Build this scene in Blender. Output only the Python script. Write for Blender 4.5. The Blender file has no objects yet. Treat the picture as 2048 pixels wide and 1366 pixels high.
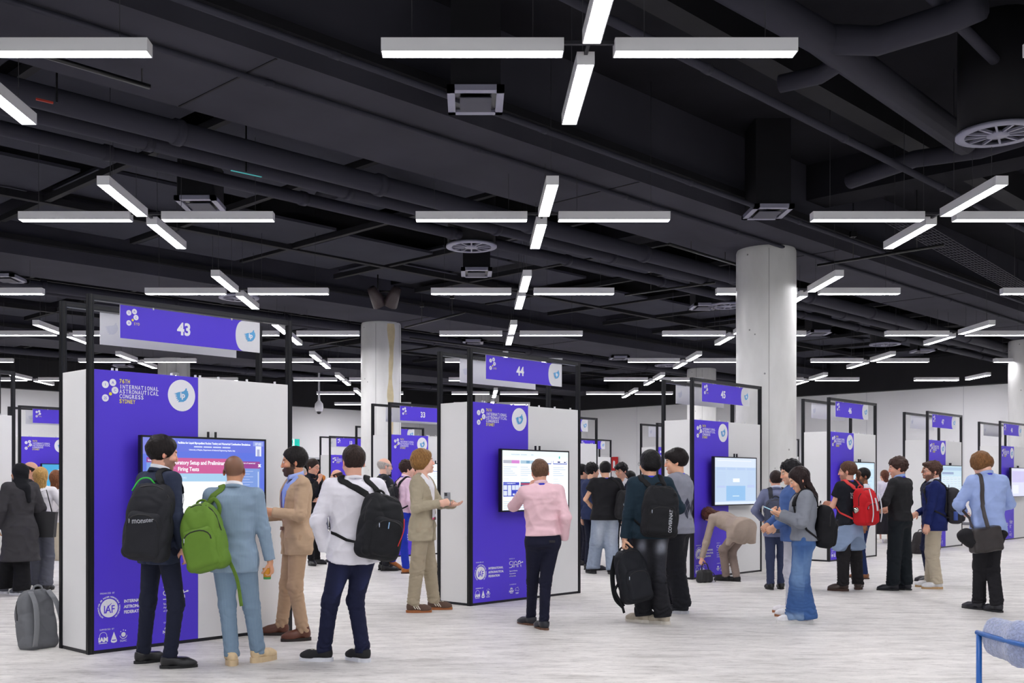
import bpy, bmesh, math, random
import numpy as np
from mathutils import Vector, Matrix, Euler
R = math.radians
scene = bpy.context.scene
C = scene.collection
random.seed(7)
# ---------------------------------------------------------------- camera
H = 1.48; F = 2115.0; PX0 = 940.0; PY0 = 968.0      # eye height, focal length (px), vanishing point of the light grid
cam_d = bpy.data.cameras.new('camera'); cam = bpy.data.objects.new('camera', cam_d); C.objects.link(cam)
cam_d.sensor_fit = 'HORIZONTAL'; cam_d.sensor_width = 36.0; cam_d.lens = F / 2048 * 36
cam_d.shift_x = (1024 - PX0) / 2048; cam_d.shift_y = (PY0 - 683) / 2048
cam_d.clip_end = 300; cam_d.clip_start = 0.1
cam.location = (0, 0, H); cam.rotation_euler = (R(90), 0, 0)
scene.camera = cam
# ---------------------------------------------------------------- world, exposure
w = bpy.data.worlds.new('world'); scene.world = w; w.use_nodes = True
w.node_tree.nodes['Background'].inputs[0].default_value = (0.93, 0.95, 1.0, 1)
w.node_tree.nodes['Background'].inputs[1].default_value = 1.25
scene.view_settings.view_transform = 'Standard'; scene.view_settings.look = 'None'
scene.view_settings.gamma = 1.0; scene.view_settings.use_curve_mapping = False
scene.view_settings.exposure = 0.0
scene.cycles.max_bounces = 6; scene.cycles.diffuse_bounces = 3; scene.cycles.glossy_bounces = 3
scene.cycles.transmission_bounces = 4; scene.cycles.transparent_max_bounces = 4
scene.cycles.sample_clamp_indirect = 6.0
LIGHT_L = 47.0                                      # radiance of the lamp diffusers
# ---------------------------------------------------------------- helpers
def srgb(r, g, b):
    f = lambda c: (c / 255) / 12.92 if c / 255 <= 0.04045 else ((c / 255 + 0.055) / 1.055) ** 2.4
    return (f(r), f(g), f(b))
_M = {}
def mat(name, col, rough=0.6, metal=0.0, emit=0.0, noise=0.0, nscale=30.0, bump=0.0, bscale=200.0, crease=0.0, spec=0.5, sheen=0.0, vcol=False, stripe=None):
    """procedural principled material; col is linear rgb"""
    if name in _M: return _M[name]
    m = bpy.data.materials.new(name); m.use_nodes = True; nt = m.node_tree; n = nt.nodes; L = nt.links
    b = n['Principled BSDF']
    b.inputs['Base Color'].default_value = (*col, 1); b.inputs['Roughness'].default_value = rough
    if name.startswith('screen_'): b.inputs['Base Color'].default_value = (.01, .01, .01, 1)
    b.inputs['Metallic'].default_value = metal; b.inputs['Specular IOR Level'].default_value = spec
    if sheen: b.inputs['Sheen Weight'].default_value = sheen
    src = None
    if vcol:
        a = n.new('ShaderNodeVertexColor'); a.layer_name = 'Col'; src = a.outputs['Color']
    if noise or bump or stripe or crease: tc = n.new('ShaderNodeTexCoord')
    if stripe:
        sc_, amt, w_ = stripe
        wv = n.new('ShaderNodeTexWave'); wv.inputs['Scale'].default_value = sc_; wv.bands_direction = 'X'
        L.new(tc.outputs['Object'], wv.inputs['Vector'])
        rp = n.new('ShaderNodeValToRGB'); rp.color_ramp.elements[0].position = 1 - w_; rp.color_ramp.elements[1].position = 1.0
        rp.color_ramp.elements[0].color = (*col, 1); rp.color_ramp.elements[1].color = (*[min(1, c + amt) for c in col], 1)
        L.new(wv.outputs['Fac'], rp.inputs['Fac']); src = rp.outputs['Color']
    if noise:
        nz = n.new('ShaderNodeTexNoise'); nz.inputs['Scale'].default_value = nscale; nz.inputs['Detail'].default_value = 5
        L.new(tc.outputs['Object'], nz.inputs['Vector'])
        mr = n.new('ShaderNodeMapRange'); mr.inputs['From Min'].default_value = 0.3; mr.inputs['From Max'].default_value = 0.7
        mr.inputs['To Min'].default_value = 1 - noise; mr.inputs['To Max'].default_value = 1 + noise
        L.new(nz.outputs['Fac'], mr.inputs['Value'])
        mx = n.new('ShaderNodeVectorMath'); mx.operation = 'SCALE'
        if src is None: mx.inputs[0].default_value = col
        else: L.new(src, mx.inputs[0])
        L.new(mr.outputs['Result'], mx.inputs['Scale']); src = mx.outputs[0]
    if src is not None: L.new(src, b.inputs['Base Color'])
    if bump:
        nb = n.new('ShaderNodeTexNoise'); nb.inputs['Scale'].default_value = bscale; nb.inputs['Detail'].default_value = 3
        L.new(tc.outputs['Object'], nb.inputs['Vector'])
        bp = n.new('ShaderNodeBump'); bp.inputs['Strength'].default_value = bump; bp.inputs['Distance'].default_value = 0.004
        L.new(nb.outputs['Fac'], bp.inputs['Height']); L.new(bp.outputs['Normal'], b.inputs['Normal'])
        if crease:      # broad soft creases of worn cloth
            mp = n.new('ShaderNodeMapping'); mp.inputs['Rotation'].default_value = (0.5, 0.6, 0.3); mp.inputs['Scale'].default_value = (1.0, 1.0, 1.9); L.new(tc.outputs['Object'], mp.inputs['Vector'])
            nc = n.new('ShaderNodeTexNoise'); nc.noise_type = 'RIDGED_MULTIFRACTAL'; nc.inputs['Scale'].default_value = 4.2; nc.inputs['Detail'].default_value = 2.5; nc.inputs['Distortion'].default_value = 0.9; L.new(mp.outputs[0], nc.inputs['Vector'])
            b2 = n.new('ShaderNodeBump'); b2.inputs['Strength'].default_value = crease; b2.inputs['Distance'].default_value = 0.02
            L.new(nc.outputs[0], b2.inputs['Height']); L.new(bp.outputs['Normal'], b2.inputs['Normal']); L.new(b2.outputs['Normal'], b.inputs['Normal'])
    if emit:
        b.inputs['Emission Color'].default_value = (*col, 1); b.inputs['Emission Strength'].default_value = emit
    _M[name] = m; return m
def M(*rgb, n=None, **k):
    """material by srgb colour"""
    return mat(n or 'paint_%d_%d_%d_%s' % (*rgb, '_'.join('%s%s' % (a, b) for a, b in sorted(k.items()))), srgb(*rgb), **k)
def link(name, me, parent=None, mats=()):
    o = bpy.data.objects.new(name, me); C.objects.link(o)
    for m in mats: me.materials.append(m)
    if parent is not None: o.parent = parent
    return o
def tag(o, label=None, cat=None, group=None, kind=None):
    if label: o['label'] = label
    if cat: o['category'] = cat
    if group: o['group'] = group
    if kind: o['kind'] = kind
    return o
def empty(name, loc=(0, 0, 0), rz=0.0):
    o = bpy.data.objects.new(name, None); C.objects.link(o); o.location = loc; o.rotation_euler = (0, 0, rz)
    o.empty_display_size = 0.1
    return o
def copy_tree(o, parent=None):
    c = o.copy(); C.objects.link(c); c.parent = parent
    for ch in list(o.children): copy_tree(ch, c)
    return c
class MB:
    """mesh builder: collects simple shapes and links them as ONE mesh"""
    def __init__(s): s.v = []; s.f = []; s.m = []; s.mats = []; s.sm = []
    def mi(s, m):
        if m not in s.mats: s.mats.append(m)
        return s.mats.index(m)
    def add(s, v, f, m, smooth=False, T=None):
        o = len(s.v); i = s.mi(m)
        if T is not None: v = [tuple(T @ Vector(p)) for p in v]
        s.v += [tuple(p) for p in v]; s.f += [tuple(o + k for k in q) for q in f]; s.m += [i] * len(f); s.sm += [smooth] * len(f)
        return s
    def box(s, a, b, m, T=None, bev=0.0):
        x0, y0, z0 = a; x1, y1, z1 = b
        if bev:
            bm = bmesh.new(); bmesh.ops.create_cube(bm, size=1.0)
            for v in bm.verts: v.co = Vector(((x0 + x1) / 2 + v.co.x * (x1 - x0), (y0 + y1) / 2 + v.co.y * (y1 - y0), (z0 + z1) / 2 + v.co.z * (z1 - z0)))
            bmesh.ops.bevel(bm, geom=list(bm.edges), offset=bev, segments=2, affect='EDGES', profile=0.6)
            vs = [tuple(v.co) for v in bm.verts]; fs = [[v.index for v in f.verts] for f in bm.faces]; bm.free()
            return s.add(vs, fs, m, False, T)
        v = [(x0, y0, z0), (x1, y0, z0), (x1, y1, z0), (x0, y1, z0), (x0, y0, z1), (x1, y0, z1), (x1, y1, z1), (x0, y1, z1)]
        return s.add(v, [(0, 3, 2, 1), (4, 5, 6, 7), (0, 1, 5, 4), (1, 2, 6, 5), (2, 3, 7, 6), (3, 0, 4, 7)], m, False, T)
    def tube(s, pts, r, m, seg=10, cap=True, flat=None, up=None, T=None, closed=False):
        """tube along a path; r float or list; flat=(w,t) gives a strap of width w and thickness t"""
        P = [Vector(p) for p in pts]; n = len(P); v = []; f = []; prev = None
        for i in range(n):
            if closed: t = P[(i + 1) % n] - P[i - 1]
            else: t = P[min(i + 1, n - 1)] - P[max(i - 1, 0)]
            t.normalize()
            if up is not None: u = Vector(up[i] if isinstance(up, list) else up)
            elif prev is None: u = Vector((0, 0, 1)) if abs(t.z) < 0.9 else Vector((1, 0, 0))
            else: u = prev
            u = (u - t * u.dot(t))
            if u.length < 1e-6: u = t.orthogonal()
            u.normalize(); prev = u; b = t.cross(u); rr = r[i] if isinstance(r, (list, tuple)) else r
            for k in range(seg):
                a = 2 * math.pi * (k + 0.5) / seg
                if flat: cx = math.copysign(abs(math.cos(a)) ** 0.5, math.cos(a)) * flat[0] / 2; cy = math.sin(a) * flat[1] / 2
                else: cx = math.cos(a) * rr; cy = math.sin(a) * rr
                v.append(tuple(P[i] + b * cx + u * cy))
        for i in range(n if closed else n - 1):
            for k in range(seg):
                j = (i + 1) % n
                f.append((i * seg + k, i * seg + (k + 1) % seg, j * seg + (k + 1) % seg, j * seg + k))
        if cap and not closed: f.append(tuple(reversed(range(seg)))); f.append(tuple((n - 1) * seg + k for k in range(seg)))
        return s.add(v, f, m, True, T)
    def prism(s, poly, h0, h1, m, T=None, smooth=False):
        """polygon (x,y) extruded from h0 to h1 in z"""
        n = len(poly); v = [(x, y, h0) for x, y in poly] + [(x, y, h1) for x, y in poly]
        f = [tuple(reversed(range(n))), tuple(range(n, 2 * n))] + [(i, (i + 1) % n, n + (i + 1) % n, n + i) for i in range(n)]
        return s.add(v, f, m, smooth, T)
    def lathe(s, prof, m, seg=24, T=None, smooth=True):
        v = []; f = []; n = len(prof)
        for k in range(seg):
            a = 2 * math.pi * k / seg
            v += [(r * math.cos(a), r * math.sin(a), z) for r, z in prof]
        for k in range(seg):
            for i in range(n - 1): f.append((k * n + i, ((k + 1) % seg) * n + i, ((k + 1) % seg) * n + i + 1, k * n + i + 1))
        return s.add(v, f, m, smooth, T)
    def mesh(s, name):
        me = bpy.data.meshes.new(name); me.from_pydata(s.v, [], s.f); me.update()
        for m in s.mats: me.materials.append(m)
        me.polygons.foreach_set('material_index', s.m); me.polygons.foreach_set('use_smooth', s.sm)
        return me
    def build(s, name, parent=None):
        return link(name, s.mesh(name), parent)
def circ(cx, cy, r, n=28, ry=None): return [(cx + r * math.cos(2 * math.pi * k / n), cy + (ry or r) * math.sin(2 * math.pi * k / n)) for k in range(n)]
_TX = {}
def text_geo(s, size, bold=0.0, align='LEFT', depth=0.0006):
    key = (s, size, bold, align)
    if key in _TX: return _TX[key]
    cu = bpy.data.curves.new('t', 'FONT'); cu.body = s; cu.size = size; cu.offset = bold; cu.align_x = align; cu.extrude = depth; cu.resolution_u = 3
    o = bpy.data.objects.new('t', cu); me = bpy.data.meshes.new_from_object(o)
    v = [tuple(p.co) for p in me.vertices]; f = [tuple(p.vertices) for p in me.polygons]
    bpy.data.objects.remove(o); bpy.data.curves.remove(cu); bpy.data.meshes.remove(me)
    _TX[key] = (v, f); return v, f
def text(mb, s, x, y, cap, m, bold=0.0, align='LEFT', T=None, mono=None, sx=1.0, z=0.001):
    """text in the xy plane; cap = capital height; mono = fixed pitch"""
    size = cap / 0.69
    if mono:
        for i, ch in enumerate(s):
            if ch == ' ': continue
            v, f = text_geo(ch, size, bold, 'CENTER')
            wd = max(p[0] for p in v) - min(p[0] for p in v); k = min(1.0, mono * 0.80 / max(wd, 1e-6))
            mb.add([(x + mono * (i + .5) + p[0] * k, y + p[1], z + p[2]) for p in v], f, m, False, T)
    else:
        v, f = text_geo(s, size, bold, align)
        mb.add([(x + p[0] * sx, y + p[1], z + p[2]) for p in v], f, m, False, T)
UP = Matrix(((1, 0, 0, 0), (0, 0, -1, 0), (0, 1, 0, 0), (0, 0, 0, 1)))     # xy plane -> upright xz plane facing -y
def atpx(px, z): return (px - PX0) / F * z                                # X of pixel column px at depth z
# ---------------------------------------------------------------- shared materials
WHITE = M(232, 232, 232, n='white_board', rough=0.45)
POST = M(36, 37, 42, n='anodised_black', rough=0.32, metal=0.5)
PURPLE = M(80, 52, 214, n='purple_print', rough=0.5)
INK = M(240, 240, 246, n='white_ink', rough=0.5)
YEL = M(240, 228, 60, n='yellow_ink', rough=0.5)
LBLUE = M(88, 164, 216, n='light_blue_ink', rough=0.5)
BLK = M(14, 14, 16, n='black_plastic', rough=0.35)
def u2w(u, v, z=0.0): return ((u - v) / math.sqrt(2), (u + v) / math.sqrt(2), z)   # building axes run at 45 degrees to the light grid
A45 = Matrix.Rotation(R(45), 4, 'Z')
# ---------------------------------------------------------------- floor
fm = bpy.data.materials.new('streaked_vinyl'); fm.use_nodes = True; nt = fm.node_tree; n = nt.nodes; L = nt.links
b = n['Principled BSDF']; b.inputs['Roughness'].default_value = 0.5; b.inputs['Specular IOR Level'].default_value = 0.3
tc = n.new('ShaderNodeTexCoord'); mp = n.new('ShaderNodeMapping'); mp.inputs['Rotation'].default_value = (0, 0, R(-14)); mp.inputs['Scale'].default_value = (0.9, 3.0, 1)
L.new(tc.outputs['Object'], mp.inputs['Vector'])
n1 = n.new('ShaderNodeTexNoise'); n1.inputs['Scale'].default_value = 2.2; n1.inputs['Detail'].default_value = 9; n1.inputs['Roughness'].default_value = 0.68; n1.inputs['Distortion'].default_value = 0.35
n2 = n.new('ShaderNodeTexNoise'); n2.inputs['Scale'].default_value = 0.35; n2.inputs['Detail'].default_value = 4
L.new(mp.outputs[0], n1.inputs['Vector']); L.new(tc.outputs['Object'], n2.inputs['Vector'])
r1 = n.new('ShaderNodeValToRGB'); e = r1.color_ramp.elements
e[0].position = 0.30; e[0].color = (*srgb(176, 172, 168), 1); e[1].position = 0.62; e[1].color = (*srgb(226, 223, 219), 1)
k = r1.color_ramp.elements.new(0.45); k.color = (*srgb(208, 205, 201), 1)
L.new(n1.outputs['Fac'], r1.inputs['Fac'])
mr = n.new('ShaderNodeMapRange'); mr.inputs['From Min'].default_value = 0.35; mr.inputs['From Max'].default_value = 0.65; mr.inputs['To Min'].default_value = 0.9; mr.inputs['To Max'].default_value = 1.06
L.new(n2.outputs['Fac'], mr.inputs['Value']); sc_ = n.new('ShaderNodeVectorMath'); sc_.operation = 'SCALE'
n3 = n.new('ShaderNodeTexNoise'); n3.inputs['Scale'].default_value = 9.0; n3.inputs['Detail'].default_value = 8; n3.inputs['Roughness'].default_value = 0.8; L.new(mp.outputs[0], n3.inputs['Vector'])
r3 = n.new('ShaderNodeValToRGB'); r3.color_ramp.elements[0].position = 0.34; r3.color_ramp.elements[0].color = (.55, .53, .52, 1); r3.color_ramp.elements[1].position = 0.47; r3.color_ramp.elements[1].color = (1, 1, 1, 1); L.new(n3.outputs['Fac'], r3.inputs['Fac'])
mm_ = n.new('ShaderNodeVectorMath'); mm_.operation = 'MULTIPLY'; L.new(r1.outputs[0], mm_.inputs[0]); L.new(r3.outputs[0], mm_.inputs[1]); L.new(mm_.outputs[0], sc_.inputs[0]); L.new(mr.outputs[0], sc_.inputs['Scale']); L.new(sc_.outputs[0], b.inputs['Base Color'])
o = MB().box((-60, -12, -0.2), (60, 66, 0), fm).build('floor'); tag(o, kind='structure')
# ---------------------------------------------------------------- walls at 45 degrees meeting straight ahead
WZ = 56.0; WH = 5.0
wallm = M(246, 246, 248, n='white_wall', rough=0.7, noise=0.02, nscale=0.3)
blackm = M(26, 26, 31, n='black_soffit', rough=0.85, noise=0.15, nscale=1.5)
def wall(side, sgn):
    name = 'wall_' + side
    L_ = 62.0; T = Matrix.Translation((0, WZ, 0)) @ Matrix.Rotation(R(-45 * sgn), 4, 'Z')
    mb = MB(); s_ = sgn
    x0, x1 = (0, L_) if sgn > 0 else (-L_, 0)
    if side == 'left':      # doorway at x -11.9 .. -9.0 along this wall
        dx0, dx1, dh = -13.6, -9.45, 2.62
        mb.box((x0, 0, 0), (dx0, 0.3, WH), wallm, T); mb.box((dx1, 0, 0), (x1, 0.3, WH), wallm, T); mb.box((dx0, 0, dh), (dx1, 0.3, WH), wallm, T)
    else: mb.box((x0, 0, 0), (x1, 0.3, WH), wallm, T)
    for k in range(1, 16):   # panel joints
        xx = k * 3.6 * s_
        if side == 'left' and -14.4 < xx < -9.7: continue
        mb.box((xx - .006, -0.003, 0), (xx + .006, 0.0, WH), M(190, 190, 198, n='joint'), T)
    o = mb.build(name); tag(o, kind='structure')
    b_ = MB().box((x0, -0.35, WH), (x1, 0.3, 7.0), blackm, T).build('ceiling_bulkhead'); tag(b_, kind='structure')
    if side == 'right': tag(MB().box((x0 + .05, -0.02, 0), (x1, 0, 0.1), M(120, 120, 126), T).build('baseboard_' + side), kind='structure')
    else:
        tag(MB().box((x0, -0.02, 0), (dx0 - .1, 0, 0.1), M(120, 120, 126), T).box((dx1 + .1, -0.02, 0), (x1 - .05, 0, 0.1), M(120, 120, 126), T).build('baseboard_' + side), kind='structure')
        fr = MB(); al = M(190, 192, 198, n='steel_frame', rough=0.4)
        fr.box((dx0 - .09, -0.04, 0), (dx0, 0.3, dh + .09), al, T).box((dx1, -0.04, 0), (dx1 + .09, 0.3, dh + .09), al, T).box((dx0, -0.04, dh), (dx1, 0.3, dh + .09), al, T)
        d = fr.build('door_1'); tag(d, kind='structure')
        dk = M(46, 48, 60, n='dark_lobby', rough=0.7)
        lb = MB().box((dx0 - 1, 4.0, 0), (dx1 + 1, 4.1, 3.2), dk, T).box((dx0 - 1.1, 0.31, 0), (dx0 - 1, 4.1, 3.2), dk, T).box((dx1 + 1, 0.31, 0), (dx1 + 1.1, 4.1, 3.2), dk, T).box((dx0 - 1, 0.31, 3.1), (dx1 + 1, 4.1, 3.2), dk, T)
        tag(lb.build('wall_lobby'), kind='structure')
        # running man exit sign on the wall
        ex = empty('exit_sign', T @ Vector((-11.55, -0.03, 3.34)), R(45))
        tag(ex, 'green and white running man exit sign on the far left wall above the dark doorway', 'exit sign')
        gm = M(0, 168, 150, n='exit_green', emit=0.8); wm = M(235, 245, 245, n='exit_white', emit=0.9)
        MB().box((-.30, -.06, -.19), (.50, 0.02, .19), M(200, 205, 210)).build('housing', ex)
        MB().box((-.29, -.066, -.18), (.49, -.06, .18), gm).build('face_plate', ex)
        p = MB(); p.prism([(-.06, -.18), (.2, -.18), (.2, .18), (-.06, .18)], 0.067, 0.072, wm, UP)
        man = [(.08, .12), (.12, .12), (.13, .07), (.11, .03), (.17, -.01), (.15, -.04), (.09, 0), (.10, -.05), (.14, -.09), (.12, -.16), (.09, -.15), (.10, -.10), (.05, -.06), (0, -.13), (-.04, -.12), (.02, -.03), (.04, .04), (0, 0), (-.03, .02), (.04, .09)]
        p.prism(man, 0.072, 0.076, gm, UP); p.prism(circ(.115, .145, .024, 12), 0.072, 0.076, gm, UP)
        p.build('pictogram', ex)
wall('left', -1); wall('right', 1)
# fire sign on the right wall
fs = empty('fire_sign', (atpx(1229, 49.0) - .0, WZ - atpx(1229, 49.3) - .06, 2.42), R(-45)); tag(fs, 'small red fire equipment sign on the far right wall', 'sign')
RED = M(205, 30, 32, n='red_sign')
MB().box((-.24, -.03, -.32), (.24, 0, .32), RED).build('plate', fs)
p = MB(); p.prism([(-.03, -.2), (.09, -.2), (.09, .1), (.02, .16), (-.03, .1)], .031, .034, INK, UP); p.build('pictogram', fs)
# ---------------------------------------------------------------- ceiling slab, beams, panels
slabm = M(32, 32, 37, n='black_slab', rough=0.95, spec=0.1, noise=0.22, nscale=0.9)
beamm = M(60, 60, 69, n='grey_soffit', rough=0.9, spec=0.15, noise=0.15, nscale=0.7)
panm = M(58, 59, 68, n='acoustic_board', rough=0.95, spec=0.1, noise=0.08, nscale=1.2)
darkm = M(27, 27, 31, n='black_duct', rough=0.7, spec=0.2, noise=0.15, nscale=2.0)
pipem = M(52, 52, 62, n='black_pipe', rough=0.75, spec=0.2)
o = MB().box((-60, -12, 6.9), (60, 66, 7.1), slabm).build('ceiling'); tag(o, kind='structure')
for i, v in enumerate((-1.2, 9.62, 20.4, 31.2, 42.0)):
    mb = MB(); v0, v1 = v - 0.95, v + 0.95
    mb.box((-30, v0, 5.66), (62, v1, 6.9), beamm)
    for u in range(-24, 60, 6): mb.box((u - .012, v0 + .02, 5.652), (u + .012, v1 - .02, 5.66), darkm)
    mb.box((-30, v0 - .12, 5.9), (62, v0, 6.0), darkm); mb.box((-30, v1, 5.9), (62, v1 + .12, 6.0), darkm)
    o = mb.build('ceiling_beam'); o.rotation_euler = (0, 0, R(45)); tag(o, kind='structure')
mb = MB()
for u in (17.1, 33.3, 49.5, 0.9): mb.box((u - .35, -10, 6.3), (u + .35, 50, 6.9), slabm)
for v in (3.0, 6.4, 14.9, 25.6, 36.5): mb.box((-30, v - .15, 6.45), (62, v + .15, 6.9), darkm)
o = mb.build('ceiling_rib'); o.rotation_euler = (0, 0, R(45)); tag(o, kind='structure')
mb = MB()
for v0 in (11.2, 13.2, 15.6, 17.4, 22.0, 24.0, 26.4, 28.2, 33.0, 35.0, 37.2, 39.2):
    for k in range(-3, 22):
        u = k * 2.45
        if v0 < 12.5 and k > 4: continue
        if v0 < 22 and u < 3 and v0 > 15: continue
        dz = 0.12 * math.sin(k * 1.7 + v0)
        mb.box((u + .12, v0, 6.22 + dz), (u + 2.30, v0 + 1.62, 6.27 + dz), panm)
o = mb.build('ceiling_panel'); o.rotation_euler = (0, 0, R(45)); tag(o, kind='structure')
# frames between the boards
mb = MB()
for v0 in (13.0, 17.2, 23.8, 28.0, 34.8, 39.0): mb.box((-10, v0 - .06, 6.08), (56, v0 + .06, 6.2), darkm)
for k in range(-3, 22):
    for (a, c) in ((11.2, 19.0), (21.8, 30.0), (32.8, 41.0)): mb.box((k * 2.45 - .05, a, 6.1), (k * 2.45 + .05, c, 6.2), darkm)
o = mb.build('ceiling_grid'); o.rotation_euler = (0, 0, R(45)); tag(o, kind='structure')
# ---------------------------------------------------------------- concrete columns
cm = bpy.data.materials.new('cast_concrete'); cm.use_nodes = True; nt = cm.node_tree; n = nt.nodes; L = nt.links; b = n['Principled BSDF']
b.inputs['Roughness'].default_value = 0.34; b.inputs['Specular IOR Level'].default_value = 0.5
tc = n.new('ShaderNodeTexCoord'); mp = n.new('ShaderNodeMapping'); mp.inputs['Scale'].default_value = (1, 1, 0.35); L.new(tc.outputs['Object'], mp.inputs[0])
nz = n.new('ShaderNodeTexNoise'); nz.inputs['Scale'].default_value = 1.6; nz.inputs['Detail'].default_value = 8; L.new(mp.outputs[0], nz.inputs['Vector'])
rp = n.new('ShaderNodeValToRGB'); rp.color_ramp.elements[0].position = .35; rp.color_ramp.elements[0].color = (*srgb(222, 222, 219), 1); rp.color_ramp.elements[1].position = .65; rp.color_ramp.elements[1].color = (*srgb(244, 244, 242), 1)
L.new(nz.outputs[0], rp.inputs[0])
vo = n.new('ShaderNodeTexVoronoi'); vo.inputs['Scale'].default_value = 3.0; L.new(tc.outputs['Object'], vo.inputs['Vector'])
r2 = n.new('ShaderNodeValToRGB'); r2.color_ramp.elements[0].position = 0.035; r2.color_ramp.elements[0].color = (.35, .35, .35, 1); r2.color_ramp.elements[1].position = 0.06; L.new(vo.outputs['Distance'], r2.inputs[0])
mx = n.new('ShaderNodeVectorMath'); mx.operation = 'MULTIPLY'; L.new(rp.outputs[0], mx.inputs[0]); L.new(r2.outputs[0], mx.inputs[1]); L.new(mx.outputs[0], b.inputs['Base Color'])
stain = M(206, 192, 154, n='rust_stain', rough=0.6, noise=0.12, nscale=5)
def column(px, z, r, lab, st=False):
    x = atpx(px, z); mb = MB()
    prof = [(r, 0.0)] + [(r + (.004 if i % 2 else 0), zz) for i, zz in enumerate((1.2, 2.4, 3.6, 4.8))] + [(r, 5.62), (r * .97, 5.66)]
    mb.lathe(prof, cm, 48)
    for a in (-100, -20, 70): mb.box((-.004, -r - .004, 0), (.004, -r + .01, 5.6), M(150, 150, 148), Matrix.Rotation(R(a + 90), 4, 'Z'))
    o = mb.build('concrete_column'); o.location = (x, z, 0); tag(o, lab, 'column', 'round concrete columns', 'structure')
    return o
column(1532, 18.95, .52, 'large round bare concrete column behind the kiosk numbered 45')
cL = column(762, 27.6, .52, 'round concrete column with rusty stain left of the kiosk numbered 44')
column(348, 35.4, .52, 'distant grey concrete column seen above the kiosk numbered 43')
column(974, 48.5, .55, 'farthest concrete column glimpsed under the sign numbered 44')
column(1403, 38.5, .52, 'concrete column behind the sign numbered 45')
column(2056, 30.9, .52, 'concrete column cut by the right picture edge behind the sign 48')
# rust streak of the middle column: a thin irregular film on its surface
mb = MB(); rr = .524; v = []; f = []
rows = 26
for i in range(rows + 1):
    zz = 5.6 - i * 0.17; w0 = 0.17 + 0.03 * math.sin(i * 1.3) + 0.04 * math.sin(i * .6 + 1) - .004 * i; c0 = R(-56 + 2 * math.sin(i * .5))
    for s in (-.5, -.17, .17, .5):
        a = c0 + s * w0 / rr; v.append((rr * math.cos(a), rr * math.sin(a), zz))
for i in range(rows):
    for k in range(3): f.append((i * 4 + k, i * 4 + k + 1, i * 4 + k + 5, i * 4 + k + 4))
mb.add(v, f, stain, True); o = mb.build('rust_streak', cL)
# ---------------------------------------------------------------- ceiling services
def pipe(pts, r, lab, name='ceiling_pipe', m=pipem, joints=0):
    mb = MB(); mb.tube(pts, r, m, 12)
    if joints:
        a, c = Vector(pts[0]), Vector(pts[-1]); nn = int((c - a).length / joints)
        for k in range(1, nn):
            p = a.lerp(c, k / nn); d = (c - a).normalized() * .05
            mb.tube([p - d, p + d], r * 1.18, m, 12)
    o = mb.build(name); tag(o, lab, 'pipe', 'black service pipes under the ceiling'); return o
def uv(u, v, z): return u2w(u, v, z)
for v, z, r, lab in ((11.05, 5.55, .13, 'thick black pipe running beside the grey soffit at upper left'),
                     (11.75, 5.6, .10, 'second thick black pipe below the grey soffit at upper left'),
                     (12.8, 5.7, .09, 'third thick black pipe under the ceiling at upper left'),
                     (8.1, 5.6, .035, 'slim dark conduit crossing the grey soffit at upper left'),
                     (9.2, 5.62, .03, 'thin conduit fixed along the middle of the grey soffit'),
                     (5.9, 5.7, .045, 'dark pipe passing above the nearest middle light'),
                     (1.1, 5.55, .075, 'dark pipe crossing the upper right corner of the ceiling'),
                     (21.9, 5.6, .11, 'dark pipe beside the second soffit behind the stained column'),
                     (23.0, 5.7, .08, 'slimmer dark pipe beyond the second soffit'),
                     (33.0, 5.6, .1, 'farthest dark pipe under the ceiling')):
    pipe([uv(-12 if v > 3 else 0, v, z), uv(58, v, z)], r, lab, joints=3.0)
# big duct run at upper right with elbow branches (points from picture columns at height)
def cp(px, py, z): d = F * (z - H) / (PY0 - py); return ((px - PX0) / F * d, d, z)
pipe([cp(1440, -40, 6.1), cp(1640, 75, 6.1), cp(1700, 120, 6.1), cp(1930, 285, 6.1)], .17, 'wide black duct running diagonally across the upper right ceiling', 'ceiling_duct')
pipe([cp(1640, 78, 6.1), cp(1755, 82, 6.1), cp(1895, 38, 6.1), cp(1960, 10, 6.1)], .15, 'black branch duct leaving the wide duct toward upper right', 'ceiling_duct')
pipe([cp(1690, 118, 6.05), cp(1640, 150, 6.0), cp(1560, 168, 6.0)], .10, 'short black branch pipe below the wide duct at upper right', 'ceiling_duct')
pipe([cp(1700, 362, 6.1), cp(1830, 318, 6.1), cp(1960, 300, 6.1), cp(2060, 270, 6.1)], .12, 'black duct beside the large round fan at right', 'ceiling_duct')
pipe([cp(640, 395, 5.9), cp(700, 372, 5.9), cp(770, 372, 5.9), cp(900, 430, 5.9)], .10, 'black pipe with elbows above the middle light file', 'ceiling_duct')
pipe([cp(1860, -10, 6.3), cp(2048, 180, 6.3)], .06, 'slim grey pipe sloping at the upper right corner', 'ceiling_pipe')
# cable tray
tr = empty('cable_tray', (0, 0, 0)); tag(tr, 'long wire cable tray under the ceiling at right', 'cable tray')
a = Vector(cp(1800, 440, 5.75)); c = Vector(cp(2150, 640, 5.75)); d = (c - a).normalized(); nrm = d.cross(Vector((0, 0, 1)))
mb = MB()
for k in range(9): mb.tube([a + nrm * (k - 4) * .06, c + nrm * (k - 4) * .06], .006, M(70, 70, 80), 5)
mb.build('wire_mesh', tr)
mb = MB()
for k in range(60):
    p = a.lerp(c, k / 59); mb.tube([p - nrm * .25, p + nrm * .25], .006, M(70, 70, 80), 5)
mb.build('cross_bar', tr)
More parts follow.
